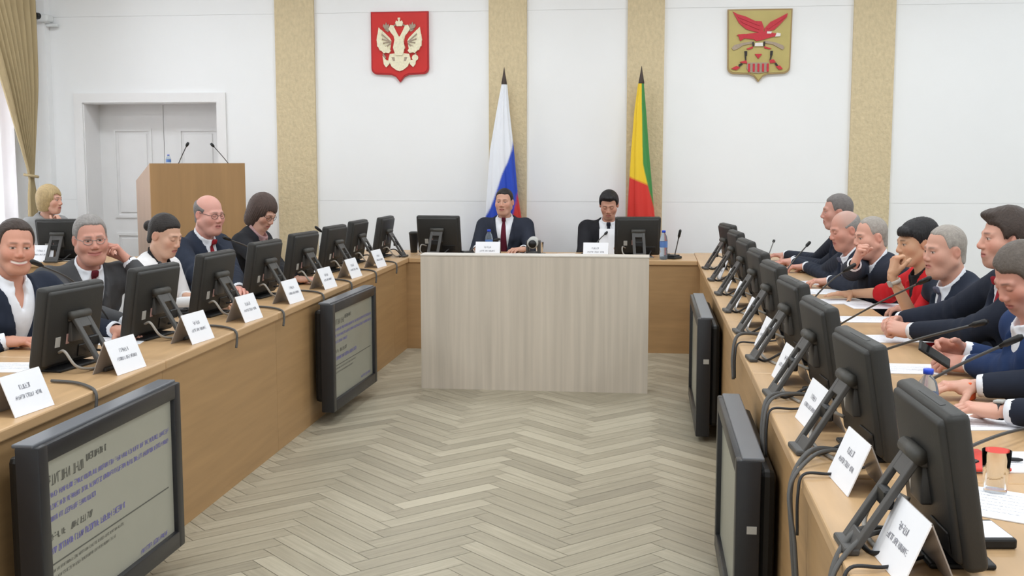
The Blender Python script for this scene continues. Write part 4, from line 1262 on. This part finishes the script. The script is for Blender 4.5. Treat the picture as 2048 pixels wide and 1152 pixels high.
person('black-haired woman in a red dress resting her mouth on her hand', tuple(onx(1831, 486, 1.345)), (196, 8, 0), torso=186, lean=.26,
       hands={'L': (onx(1784, 552, 1.17), (.15, .10, .95), (.9, .2, -.2), 'fist', (-.5, -.6, -.7)), 'R': (onz(1706, 587, .78), (-1, -.1, 0), DN, 'flat')},
       hair='updo', hairmat=h_blk, jacket=redd, shirt=blackt, group=GR, woman=True, cuff=False, sleeve=.30, watch=('L', strapw, .03), vwide=.05, vdepth=.2,
       opts=dict(skin=(206, 160, 128), shut=0, brow=(50, 40, 36)))
person('grey-haired man with white cuff and navy suit, seated beyond the woman in red', tuple(onx(1889, 502, 1.35)), (200, 6, 0), torso=192, lean=.26,
       hands={'L': (onz(1832, 619, .785), (-.95, .5, 0), DN, 'rest'), 'R': (onz(1845, 608, .785), (-.8, -.5, 0), DN, 'rest')},
       hair='short', hairmat=h_lg, jacket=navy, shirt=wshirt, tie=t_grey, group=GR, shoulder=1.06,
       opts=dict(skin=(206, 156, 136), fat=.8, jowl=1, wide=1.05, recede=.022, hair_t=.003, bulk=1.12, brow=(110, 96, 90)))
person('young man with thick dark hair and clasped hands, red tie, at the right edge', tuple(onx(2010, 478, 1.40)), (186, 2, 0), torso=184, lean=.2,
       hands={'L': (onz(1822, 662, .80), (-.9, .45, .12), (0, .6, -.8), 'fist'), 'R': (onz(1798, 640, .80), (-.55, -.75, .1), (.2, -.3, -1), 'rest')},
       hair='short', hairmat=h_brn, jacket=navy2, shirt=wshirt, tie=t_red, group=GR, shoulder=1.04,
       opts=dict(skin=(212, 160, 140), hair_t=.015, quiff=1, part=1, nose=1.0, stubble=.35, brow=(62, 48, 42), bulk=1.05))
person('man in a blue suit bowing over his phone at the right edge', tuple(onx(2044, 556, 1.27)), (200, 30, 0), torso=184, lean=.26,
       hands={'R': (onz(1925, 700, .82), (-.9, -.2, .12), (-.1, -.9, -.4), 'hold'), 'L': (onz(1938, 728, .785), (-.95, .35, .05), (0, .5, -.9), 'hold')},
       hair='short', hairmat=hairm('grey_brown_hair', (92, 83, 76)), jacket=blue, shirt=wshirt, group=GR,
       opts=dict(skin=(206, 150, 132), shut=1, hair_t=.011, stubble=.3, brow=(84, 70, 64), part=1))
person('person at the right edge showing only hands, white cuffs and a black wristwatch', (1.50, 3.42, 1.14), (184, 20, 0), torso=180, lean=.2,
       hands={'R': (onz(1945, 772, .785), (-.95, -.15, .02), DN, 'rest'), 'L': (onz(2003, 822, .785), (-.96, .25, .05), DN, 'rest')},
       hair='short', hairmat=h_brn, jacket=navy2, shirt=wshirt, tie=t_dk, group=GR, watch=('L', strap, -.004), sleeve=.88,
       opts=dict(skin=(214, 164, 144)))

# ================================================================== FLAGS
def flag(loc, label, prof, color, turns):
    r = empty('flag', loc); tag(r, label, 'flag', 'flags behind the chairing table')
    MB().lathe([(.17, 0), (.17, .02), (.05, .04), (.03, .12), (.02, .13)], seg=24).build('base', M['finial'], r, smooth=True)
    MB().tube([(0, 0, .1), (0, 0, 2.2)], .015, 12).build('pole', M['pole'], r, smooth=True)
    fin = MB().lathe([(.015, 2.17), (.024, 2.185), (.026, 2.20), (.017, 2.25), (.008, 2.30), (.004, 2.33), (.001, 2.345)], seg=14).build('finial', M['finial'], r, smooth=True)
    nz, na = 240, 160
    V = []; Cc = []; zs = [p[0] for p in prof][::-1]; ls = [p[1] for p in prof][::-1]; rs = [p[2] for p in prof][::-1]
    ztop, zbot = prof[0][0], prof[-1][0]
    for i in range(nz):
        z = ztop+(zbot-ztop)*i/(nz-1); a, b = np.interp(z, zs, ls), np.interp(z, zs, rs)
        w = (b-a)/2; c = (a+b)/2
        for j in range(na):
            t = 2*PI*j/na
            ple = 1+min(.16, .012/max(w, .01)*3)*math.sin(turns*t+z*1.5)*.8
            x = c+w*math.cos(t)*(1 if abs(math.cos(t)) > .94 else ple if ple < 1.04 else 1.04); y = (.025+w*.42)*math.sin(t)*ple
            V.append((x, y, z)); 
            s0, d0 = (x-a)/(b-a), (ztop-z)/(ztop-zbot)
            Cc.append(np.mean([lin(color(s0+e1, d0+e2)) for e1 in (-.02, 0, .02) for e2 in (-.004, .004)], 0))
    Fq = [(i*na+j, (i+1)*na+j, (i+1)*na+(j+1) % na, i*na+(j+1) % na) for i in range(nz-1) for j in range(na)]
    np_mesh('flag_cloth', V, Fq, M['tint_cloth'], r, np.array(Cc))
def col_a(s, d):
    # s across 0..1, d down 0..1
    e = .012*math.sin(9*s)
    if d > .57+.52*(1-s)+e: return (206, 52, 44)
    if d > .30+.40*(1-s)+e: return (38, 74, 190)
    return (236, 238, 244)
def col_b(s, d):
    if s > .62+.03*math.sin(5*d)+max(0, d-.42)*1.7: return (66, 140, 70)
    if d > .485+.05*s: return (216, 54, 44)
    return (240, 202, 44)
flag((-1.285, 10.34, 0), 'white, blue and red flag draped on its pole behind the man with maroon tie', [(2.19, -.024, .028), (1.95, -.07, .05), (1.6, -.13, .09), (1.2, -.16, .125), (.95, -.175, .165), (.5, -.19, .18)], col_a, 9)
flag((-0.062, 10.34, 0), 'yellow, green and red flag draped on its pole behind the reading man', [(2.19, -.030, .022), (1.95, -.06, .045), (1.6, -.085, .075), (1.2, -.105, .115), (.95, -.115, .14), (.5, -.13, .15)], col_b, 7)

# ================================================================== SHIELDS ON THE WALL
def shield(cx, z0, z1, w, label, rim, field, parts, wt):
    r = empty('wall_shield', (cx, YB, z0)); tag(r, label, 'coat of arms', 'coats of arms on the wall')
    H = z1-z0
    fn = lambda a, b, d: (a*w, -d, b*H)
    # outline in unit coordinates: a -0.5..0.5, b 0..1
    def outline(k):
        pts = [(-.5*wt, 1), (.5*wt, 1)]
        for t in np.linspace(0, 1, 6): pts.append((.5+(wt-1)*.5*(1-t), 1-.80*t))
        for t in np.linspace(0, PI/2, 7): pts.append((.5-.10+.10*math.cos(t), .20-.085*math.sin(t)))
        pts += [(.15, .105), (.07, .075), (0, 0), (-.07, .075), (-.15, .105)]
        for t in np.linspace(PI/2, 0, 7): pts.append((-.5+.10-.10*math.cos(t), .20-.085*math.sin(t)))
        for t in np.linspace(1, 0, 6): pts.append((-.5-(wt-1)*.5*(1-t), 1-.80*t))
        cx_, cy_ = 0, .55
        return [(cx_+(a-cx_)*k, cy_+(b-cy_)*k) for a, b in pts]
    MB().prism(outline(1.0), fn, 0.0, .030).build('rim', M[rim], r)
    MB().prism(outline(.955), fn, .03, .034).build('field', M[field], r)
    for name, m, polys, d in parts:
        mb = MB()
        for k, p in enumerate(polys):
            mb.prism([((x-.5), 1-y) for x, y in p], fn, .033, d+.0009*k)
            if name not in ('eagle', 'tail_feathers') or k == len(polys)-1:
                mb.build(name, M[m], r); mb = MB()
    return r
def mir(p): return [(1-x, y) for x, y in p]
def both(*ps): return [q for p in ps for q in (p, mir(p))]
def circ(x, y, r, k=12, ry=None): return [(x+r*math.cos(2*PI*i/k), y+(ry or r)*math.sin(2*PI*i/k)) for i in range(k)]
# pixel box of the emblem in its crop -> unit coordinates
def U(pts, x0, x1, y0, y1): return [((x-x0)/(x1-x0), (y-y0)/(y1-y0)) for x, y in pts]
u1 = lambda *p: U(p, 150, 885, 160, 1060)
wing = u1((262, 372), (300, 400), (345, 445), (395, 495), (415, 530), (405, 600), (395, 655), (345, 650), (290, 610), (250, 550), (238, 460))
feath = [u1(*f) for f in (((255, 360), (300, 410), (280, 500), (240, 460)), ((238, 450), (300, 480), (290, 560), (228, 530)), ((232, 530), (310, 530), (310, 610), (236, 605)),
         ((244, 600), (330, 580), (345, 650), (270, 655)), ((276, 645), (360, 600), (385, 670), (320, 690)), ((330, 680), (380, 620), (410, 660), (385, 690)))]
lines = [u1((410, 540), (404, 552), (250, a), (258, a-14)) for a in (420, 500, 575)]+[u1((400, 560), (408, 570), (300, 655), (292, 643))]
headp = u1((380, 380), (405, 330), (440, 335), (480, 420), (512, 480), (512, 540), (460, 540), (445, 470), (410, 430))
legs_ = u1((300, 720), (350, 780), (400, 780), (385, 830), (345, 870), (315, 830))
tail = u1((515, 700), (560, 690), (640, 700), (660, 770), (620, 860), (560, 905), (515, 920))
crown_s = u1((308, 345), (318, 318), (336, 335), (350, 296), (364, 335), (382, 318), (388, 345), (376, 380), (330, 380))
crown_b = u1((468, 305), (480, 275), (500, 288), (515, 250), (532, 288), (552, 275), (566, 305), (552, 348), (486, 348))
orb = [(x-.06, y) for x, y in circ(.83, .655, .055, 10, .045)]
shield(-2.262, 2.226, 2.862, .535, 'red wall shield with a pale double-headed eagle', 'shield_rim', 'shield_red',
       [('eagle', 'silver', both(wing, headp, legs_, tail, *feath)+[u1((470, 480), (560, 480), (590, 620), (560, 720), (470, 720), (440, 620))], .046),
        ('crown', 'silver', [crown_b]+[u1((500, 240), (530, 240), (530, 265), (500, 265))], .05),
        ('crown', 'relief_grey', both(crown_s), .048),
        ('ribbon', 'relief_grey', both(u1((330, 390), (370, 420), (440, 360), (480, 330), (470, 320), (420, 345))), .042),
        ('wing_feather', 'relief_grey', both(*lines), .053),
        ('beak', 'relief_grey', both(u1((382, 372), (352, 388), (382, 398)), u1((330, 760), (300, 700), (312, 690), (345, 745))), .047),
        ('breast_shield', 'shield_rim', [u1((445, 560), (585, 560), (585, 650), (515, 700), (445, 650))], .054),
        ('rider', 'white_relief', [u1((480, 590), (515, 570), (555, 590), (545, 635), (490, 640))], .060),
        ('tail_feathers', 'relief_grey', both(u1((515, 790), (540, 800), (560, 850), (515, 850)), u1((580, 740), (620, 740), (600, 790), (575, 790))), .050),
        ('orb', 'silver', [orb], .05)], 1.0)
u2 = lambda *p: U(p, 118, 900, 130, 1070)
shield(0.965, 2.205, 2.838, .545, 'gold wall shield with a red eagle and crossed weapons', 'gold_rim', 'gold_field',
       [('eagle', 'crimson', [u2((170, 160), (230, 195), (330, 225), (450, 285), (530, 290), (560, 370), (555, 440), (440, 420), (340, 390), (250, 310), (195, 210)),
                              u2((850, 190), (840, 240), (760, 330), (690, 400), (570, 430), (565, 385), (640, 300), (740, 250)),
                              u2((225, 465), (430, 440), (560, 420), (660, 440), (740, 455), (740, 475), (640, 500), (560, 525), (470, 545), (440, 520), (300, 505))], .046),
        ('wing_feather', 'crimson', [u2((230, 215), (520, 330), (510, 350), (240, 240)), u2((270, 280), (510, 385), (500, 400), (290, 305)), u2((820, 230), (600, 380), (610, 395), (815, 250))], .052),
        ('weapon_shaft', 'crimson', [u2((240, 455), (330, 450), (330, 500), (270, 540))], .05),
        ('weapon_tip', 'white_relief', [u2((600, 420), (660, 425), (650, 450), (600, 450)), u2((720, 440), (770, 450), (765, 485), (700, 490)), u2((455, 570), (550, 565), (555, 610), (450, 610))], .05),
        ('bow', 'relief_grey', [u2((165, 630), (200, 590), (300, 565), (420, 545), (420, 575), (310, 595), (240, 640), (190, 660)), u2((820, 630), (800, 600), (700, 560), (580, 540), (580, 570), (680, 590), (740, 625), (800, 660))], .044),
        ('ribbon', 'crimson', [u2((350, 640), (430, 610), (430, 635), (370, 655)), u2((660, 640), (570, 610), (570, 635), (630, 650)), u2((455, 710), (545, 710), (500, 770)),
                               u2((270, 810), (350, 790), (365, 830), (300, 825)), u2((640, 790), (690, 780), (720, 820), (650, 830)), u2((165, 895), (230, 860), (275, 880), (230, 915)), u2((720, 870), (770, 860), (805, 905), (760, 915))], .046),
        ('strap', 'black_relief', [u2((325, 670), (360, 670), (360, 730), (330, 730)), u2((648, 670), (680, 670), (675, 730), (645, 730)), u2((255, 845), (290, 825), (310, 840), (265, 875)), u2((705, 835), (725, 825), (755, 870), (735, 880)),
                                   u2((330, 735), (350, 735), (352, 790), (338, 790)), u2((650, 735), (668, 735), (655, 790), (640, 790)), u2((420, 555), (440, 550), (445, 605), (425, 610)), u2((560, 550), (580, 550), (578, 605), (560, 605))], .045),
        ('scroll', 'relief_grey', [u2((365, 820), (620, 820), (640, 900), (610, 945), (500, 960), (390, 945), (355, 890))], .044),
        ('scroll_mark', 'crimson', [u2((375+k*58, 835), (400+k*58, 835), (400+k*58, 940), (375+k*58, 935)) for k in range(5)], .049)], 1.03)

# ================================================================== THINGS ON THE DESKS
def mic(base, tip, label, group, arc=.06, rb=True, r=.0042, z0=None, head=.011):
    """gooseneck microphone: base on the desk, head at tip (world points)"""
    b = np.asarray(base, float); t = np.asarray(tip, float)-b
    root = empty('gooseneck_microphone', tuple(b)); tag(root, label, 'microphone', group)
    a = math.atan2(t[1], t[0])
    Mz = Matrix.Rotation(a, 4, 'Z')
    MB().rbox((-.075, -.055, 0), (.055, .055, .022), .008, 2, M4=Mz).rbox((-.06, -.045, .02), (.04, .045, .032), .006, 2, M4=Mz).build('base', M['dark'], root)
    MB().rbox((-.062, -.018, .031), (-.035, .018, .037), .003, 1, M4=Mz).build('button', M['grey'], root)
    st = np.array([math.cos(a)*.02, math.sin(a)*.02, .03])
    mid = st*.45+t*.55+np.array([0, 0, arc]); q1 = st*.8+t*.2+np.array([0, 0, arc*.75])
    pts = curve_pts([st, q1, mid, t*.985], 8)
    MB().tube(pts, r, 8).build('gooseneck', M['stand'], root, smooth=True)
    d = (np.array(pts[-1])-np.array(pts[-4])); d /= np.linalg.norm(d)
    MB().tube([t-d*.075, t-d*.06, t-d*.058, t-d*.01, t], [r*1.2, head*.7, head*.95, head, head*.6], 12).build('capsule', M['dark'], root, smooth=True)
    return root
GM = 'desk microphones'
mic((-2.42, 4.98, .74), onx(62, 522, -2.52), 'gooseneck microphone in front of the smiling man\'s mouth', GM)
mic((-2.40, 5.62, .74), onx(318, 523, -2.48), 'gooseneck microphone beside the woman in white', GM, arc=.03)
mic((-2.30, 7.12, .74), onx(446, 474, -2.50), 'gooseneck microphone pointing to the bald man in glasses', GM, arc=.05)
mic((-2.28, 8.62, .74), onx(630, 453, -2.50), 'gooseneck microphone rising above the fifth monitor of the left row', GM, arc=.02)
mic((-2.25, 8.30, .74), onx(640, 492, -2.42), 'low gooseneck microphone behind the seventh monitor of the left row', GM, arc=.02)
mic((.21, 9.20, .74), onz(1362, 460, 0) if False else ony(1361, 459, 9.16), 'small upright gooseneck microphone at the right end of the chairing table', GM, arc=.0)
mic((.80, 7.95, .74), onx(1548, 481, 1.00), 'pale gooseneck microphone at the far end of the right desks', GM, arc=.01)
mic((.82, 7.30, .74), onx(1620, 484, 1.08), 'black gooseneck microphone before the grey-haired man at the far right end', GM, arc=.01)
mic((.80, 5.98, .74), onx(1712, 528, 1.06), 'gooseneck microphone rising to the man with his chin on his fist', GM, arc=.03)
mic((.80, 5.22, .74), onx(1862, 555, 1.16), 'gooseneck microphone pointing at the grey-haired man beyond the woman in red', GM, arc=.01)
mic((.80, 4.50, .74), onx(1975, 643, 1.15), 'gooseneck microphone in front of the clasped hands', GM, arc=.01, r=.005)
mic((.80, 3.78, .74), onx(2046, 672, 1.14), 'gooseneck microphone in front of the man with the phone', GM, arc=.01, r=.005)
mic((.80, 3.05, .74), onx(2075, 850, 1.14), 'gooseneck microphone nearest the camera at the right edge', GM, arc=.01, r=.005)
mic((-.46, 9.30, .74), ony(1217, 462, 9.58), 'short black microphone in front of the reading man', GM, arc=.02)
mic((-1.47, 9.36, .74), ony(1000, 478, 9.55), 'thin microphone by the left elbow of the man with maroon tie', GM, arc=.02)
# two thin microphones of the lectern
for (bx, tx, lb) in ((ony(352, 327, 9.6), ony(373, 287, 9.55), 'thin lectern microphone leaning right'), (ony(464, 325, 9.75), ony(427, 288, 9.7), 'thin lectern microphone leaning left')):
    root = empty('lectern_microphone', tuple(bx-np.array([0, 0, .02]))); tag(root, lb, 'microphone', 'lectern microphones')
    t = tx-bx
    MB().tube(curve_pts([(0, 0, -.03), t*.5+np.array([0, 0, -.01]), t], 6), .004, 6).build('gooseneck', M['stand'], root, smooth=True)
    MB().tube([t*.97, t*1.06, t*1.16], [.008, .014, .010], 10).build('capsule', M['dark'], root, smooth=True)
    MB().lathe([(.022, -.07), (.022, -.03), (.01, -.02)], seg=14).build('base', M['dark'], root, smooth=True)

def bottle(loc, label, h=.21, r=.031, cap_='blue_cap', lab=True):
    o = empty('water_bottle', tuple(loc)); tag(o, label, 'bottle', 'small water bottles')
    MB().lathe([(r*.8, 0), (r, .008), (r, h*.30), (r*.93, h*.34), (r, h*.40), (r, h*.66), (r*.8, h*.80), (r*.42, h*.90), (r*.40, h*.93)], seg=20).build('bottle_body', M['bottle'], o, smooth=True)
    MB().lathe([(r*.48, h*.925), (r*.48, h), (r*.40, h*1.005)], seg=16).build('cap', M[cap_], o, smooth=True)
    if lab: MB().lathe([(r*1.012, h*.42), (r*1.012, h*.63)], seg=20, cap=False).build('label_band', M['bottle_label'], o, smooth=True)
bottle(onz(182, 690), 'small water bottle beside the first monitor on the left', .17)
bottle(ony(978, 506, 9.22)*[1, 1, 0]+[0, 0, .74], 'small water bottle in front of the man with maroon tie', .22)
bottle(ony(1327, 506, 9.12)*[1, 1, 0]+[0, 0, .74], 'small water bottle at the right of the chairing table', .23)
bottle(ony(337, 322, 9.66)-[0, 0, .055], 'small water bottle standing on the lectern', .11, .022)
bottle(onz(1857, 738, .93)*[1, 1, 0]+[0, 0, .74], 'small water bottle with bright blue cap behind the nearest right monitor', .19)
# dark tumbler
o = empty('tumbler', (-1.96, 9.55, .74)); tag(o, 'black tapered tumbler at the left end of the chairing table', 'tumbler')
MB().lathe([(.027, 0), (.029, .004), (.040, .155), (.040, .16), (.036, .16)], seg=22).build('tumbler_body', M['dark'], o, smooth=True)
MB().lathe([(.042, .155), (.042, .17), (.030, .178)], seg=22).build('lid', M['black'], o, smooth=True)
# drinking glasses
def glass(loc, label, h=.105, r=.034):
    o = empty('drinking_glass', tuple(loc)); tag(o, label, 'glass', 'drinking glasses')
    MB().lathe([(r*.78, 0), (r, h), (r*.95, h), (r*.73, .012), (.001, .012)], seg=26).build('glass_wall', M['glass'], o, smooth=True)
glass(onz(1990, 985), 'clear drinking glass on the papers at the lower right')
glass(onz(1128, 503)*[0, 0, 0]+[-.88, 9.45, .74], 'clear drinking glass beside the hand of the man with maroon tie')
# conference camera on the table
o = empty('conference_camera', (-.905, 9.17, .74)); tag(o, 'black and silver pan-tilt conference camera between the two seated men', 'camera')
MB().rbox((-.10, -.07, 0), (.10, .07, .035), .012, 2).build('base', M['dark'], o)
MB().rbox((-.055, -.04, .03), (-.030, .04, .14), .008, 2).rbox((.035, -.04, .03), (.06, .04, .14), .008, 2).rbox((-.055, -.04, .03), (.06, .04, .05), .008, 2).build('yoke', M['stand'], o)
MB().tube([(0, .05, .125), (0, .03, .125), (0, -.045, .12), (0, -.06, .12)], [.035, .046, .046, .040], 22).build('camera_head', mat('silver_plastic', (190, 190, 186), 0.35, noise=0.03), o, smooth=True)
MB().tube([(0, -.058, .115), (0, -.068, .115)], .032, 20).build('lens', M['dark'], o, smooth=True)

# papers
def sheet(c, rz, label, w=.21, l=.297, n=1, group='papers on the desks', curl=0.0, z=.7405, m='paper'):
    o = MB(); V = []; Fc = []; K = 8
    for dz in (0, 1):
        for i in range(K):
            for j in range(2):
                x = -l/2+l*i/(K-1); y = -w/2+w*j
                V.append((x, y, (.0012*n if dz else 0)+curl*((i/(K-1))**3)))
    for i in range(K-1):
        a = i*2; b = K*2+i*2
        Fc += [(a, a+1, a+3, a+2), (b, b+2, b+3, b+1), (a, a+2, b+2, b), (a+1, b+1, b+3, a+3)]
    Fc += [(0, K*2, K*2+1, 1), (2*K-2, 2*K-1, 4*K-1, 4*K-2)]
    ob = o.add(V, Fc).build('paper_sheet', M[m])
    ob.location = (c[0], c[1], z); ob.rotation_euler = (0, 0, rz)
    tag(ob, label, 'paper', group)
    if w > .15 and l > .2:
        p = MB()
        fn = lambda u, v, d: (u, v, d)
        for k in range(7): glyphs(p, -l*.42, w*.33-k*w*.105, .0048, l*(.8 if k % 3 else .5), fn, -0.0+.0012*n+.0006, .16, k+int(c[1]*10), 0)
        if not curl: p.build('print', M['ink_grey'], ob)
    return ob
sheet(onz(12, 735), 0.1, 'white sheet under the arm of the smiling man at the left edge')
sheet(onz(222, 682), 0.2, 'white sheet behind the first left monitor')
sheet(onz(232, 632), 0.25, 'white sheets in front of the grey-suited man', n=5)
sheet(onz(362, 606), 0.1, 'white sheet before the woman in the white jacket', n=3)
sheet((-2.36, 7.92), 0.1, 'white sheet beside the low microphone at the far left')
sheet((-2.34, 8.66), 0.15, 'white sheet between the two farthest left monitors')
sheet((-.98, 9.35), PI/2, 'white papers between the conference camera and the man with maroon tie', n=6)
sheet((-.66, 9.32), PI/2+.2, 'white papers left of the reading man', n=8)
sheet((1.0, 7.0), .1, 'white sheet under the hands of the lowered bald man')
sheet(onz(1630, 566), .15, 'white sheet under the hand of the man with his chin on his fist', n=2)
sheet(onz(1672, 583), .1, 'white sheet by the bare forearm of the woman in red', n=2)
sheet(onz(1678, 604), .25, 'white papers spread in front of the woman in red', n=4)
sheet(onz(1752, 613), .1, 'white sheet beside the elbow of the woman in red', n=2)
sheet(onz(1736, 640), .05, 'white sheet before the navy-suited grey-haired man', n=3)
sheet(onz(1790, 678), .15, 'white sheet under the clasped hands', n=2)
sheet(onz(1800, 738), .0, 'white sheet behind the second right monitor', n=2)
sheet(onz(1975, 845), .15, 'white sheet under the hand with the wristwatch', n=2)
sheet(onz(1995, 925), .05, 'white sheet with red and black pens at the lower right', n=3)
sheet(onz(2030, 1015), -.5, 'large printed sheet at the lower right corner', w=.24, l=.33, n=2)
# the reading man's raised sheet
ob = MB().add([(-.105, 0, -.11), (.06, .0, -.11), (.06, .06, .10), (-.105, .06, .10), (-.105, -.0015, -.11), (.06, -.0015, -.11), (.06, .0585, .10), (-.105, .0585, .10)],
              [(0, 1, 2, 3), (7, 6, 5, 4), (0, 4, 5, 1), (1, 5, 6, 2), (2, 6, 7, 3), (3, 7, 4, 0)]).build('paper_sheet', M['paper'])
ob.location = (-.285, 9.50, .852); tag(ob, 'white sheet held up by the reading man', 'paper', 'papers on the desks')

# odds and ends
def thing_box(name, c, d, rz, label, cat, m, r=.004, z=.7405):
    o = empty(name, (c[0], c[1], z), rz); tag(o, label, cat); MB().rbox((-d[0]/2, -d[1]/2, 0), (d[0]/2, d[1]/2, d[2]), min(r, d[2]*.45), 2).build('case', M[m], o); return o
p = thing_box('phone', onz(1972, 1078), (.075, .135, .022), .12, 'black phone with white screen lying at the lower right', 'phone', 'dark', .005)
MB().box((-.031, -.058, .0222), (.031, .05, .0235)).build('screen', M['paper'], p)
p = thing_box('phone', onx(1868, 686, 1.0)*[1, 1, 0], (.062, .125, .010), -.5, 'smartphone held by the man in the blue suit', 'phone', 'dark', .004, z=.86)
p.rotation_euler = (math.radians(35), math.radians(-20), math.radians(75))
MB().box((-.027, -.056, .0101), (.027, .056, .0106)).build('screen', M['screen_off'], p)
thing_box('keyboard', onz(222, 660), (.10, .15, .02), .2, 'dark keypad behind the first left monitor', 'keypad', 'dark')
thing_box('folder', onz(222, 600)*[1, 1, 0]+[.0, -.0, 0], (.23, .31, .03), .1, 'dark grey folder before the grey-suited man', 'folder', 'grey')
p = thing_box('pen_case', onz(1941, 800), (.05, .018, .062), .9, 'orange card case standing between the hands at the right edge', 'card case', 'orange', .004)
thing_box('folder', onz(1952, 928), (.10, .20, .010), .15, 'red folder corner behind the nearest right monitor', 'folder', 'red_plastic', z=.746)
for (a, b, m, lb) in ((onz(1965, 915, .752), onz(2046, 920, .752), 'dark', 'black pen lying on the sheet at the lower right'),):
    o = empty('pen', tuple(a)); tag(o, lb, 'pen'); v = b-a
    MB().tube([v*0, v*.08, v*.9, v], [.002, .0055, .0055, .003], 10).build('barrel', M[m], o, smooth=True)
    MB().tube([v*.62, v*.66], .0062, 10).build('ring', M['sticker'], o, smooth=True)
# side table with monitor of the blonde woman
o = empty('side_table', (-4.45, 8.62, 0)); tag(o, 'small wooden table of the blonde woman behind the left row', 'table')
MB().rbox((-.6, -.3, .70), (.6, .3, .74), .005, 1).build('worktop', M['wood_x'], o)
MB().box((-.58, -.28, 0), (.58, -.255, .70)).build('front_panel', M['fascia'], o)
for s in (-.57, .545): MB().box((s, -.255, 0), (s+.025, .28, .70)).build('leg_panel', M['fascia'], o)
place_monitor(-4.56, 8.52, PI+.05, 'black monitor of the blonde woman by the curtain', 'monitors behind the left row')
cq = ony(86, 545, 8.40)
place_card(float(cq[0]), 8.40, PI+.1, 'white name card below the blonde woman\'s monitor', 'name cards behind the left row')

# cables hanging over the desk edges
def cable(pts, label, r=.006, m='cable', g='cables hanging over the desk edges'):
    b = np.array(pts[0], float)
    o = MB().tube([q-b for q in curve_pts(pts, 8)], r, 8).build('cable', M[m], None, smooth=True)
    o.location = tuple(b); tag(o, label, 'cable', g)
zt = .748
lcb = ['grey cable over the desk edge beside the first left name card', 'grey cable over the desk edge between the third and fourth left name cards', 'grey cable over the desk edge past the fourth left name card',
       'grey cable over the desk edge by the fifth left name card', 'grey cable over the desk edge by the sixth left name card', 'grey cable over the desk edge by the seventh left name card', 'grey cable over the desk edge at the far left corner']
for (y, lb) in zip([3.72, 5.10, 5.80, 6.55, 7.20, 7.88, 8.55], lcb):
    cable([(-2.12, y+.12, zt), (-2.02, y+.10, zt), (-1.93, y+.03, zt), (-1.893, y, .735), (-1.887, y-.01, .70), (-1.888, y-.02, .665)], lb)
rcb = ['big grey cable loop over the right desk edge nearest the camera', 'big grey cable loop over the right desk edge by the second name card', 'grey cable loop over the right desk edge by the third name card', 'grey cable over the right desk edge by the fifth name card']
for (y, lb) in zip([2.45, 3.12, 3.88, 5.2], rcb):
    for k in ((0, 1) if y < 4 else (0,)):
        dy = .05*k
        cable([(.60, y+.02-dy, zt), (.52, y-.0-dy, zt+.012*(k+1)), (.44, y-.06-dy, zt+.02), (.385-.01*k, y-.13-dy, .70), (.383, y-.19-dy, .58), (.39, y-.22-dy, .46), (.40, y-.24-dy, .30)] if y < 3.5 else
              [(.60, y+.02-dy, zt), (.50, y-.02-dy, zt+.012*(k+1)), (.41, y-.08-dy, zt+.012), (.385, y-.13-dy, .68), (.387, y-.17-dy, .58)],
              lb if k == 0 else lb.replace('big grey', 'thin grey inner').replace('grey cable loop over', 'thin grey inner cable loop over') , .0075 if k == 0 else .0055)
    cable([(.58, y-.12, zt), (.48, y-.20, zt), (.405, y-.22, zt+.002), (.388, y-.24, .70), (.388, y-.25, .60)], lb.replace('big grey cable loop', 'short black lead').replace('grey cable loop', 'short black lead').replace('grey cable', 'short black lead'), .004, 'cable_black')
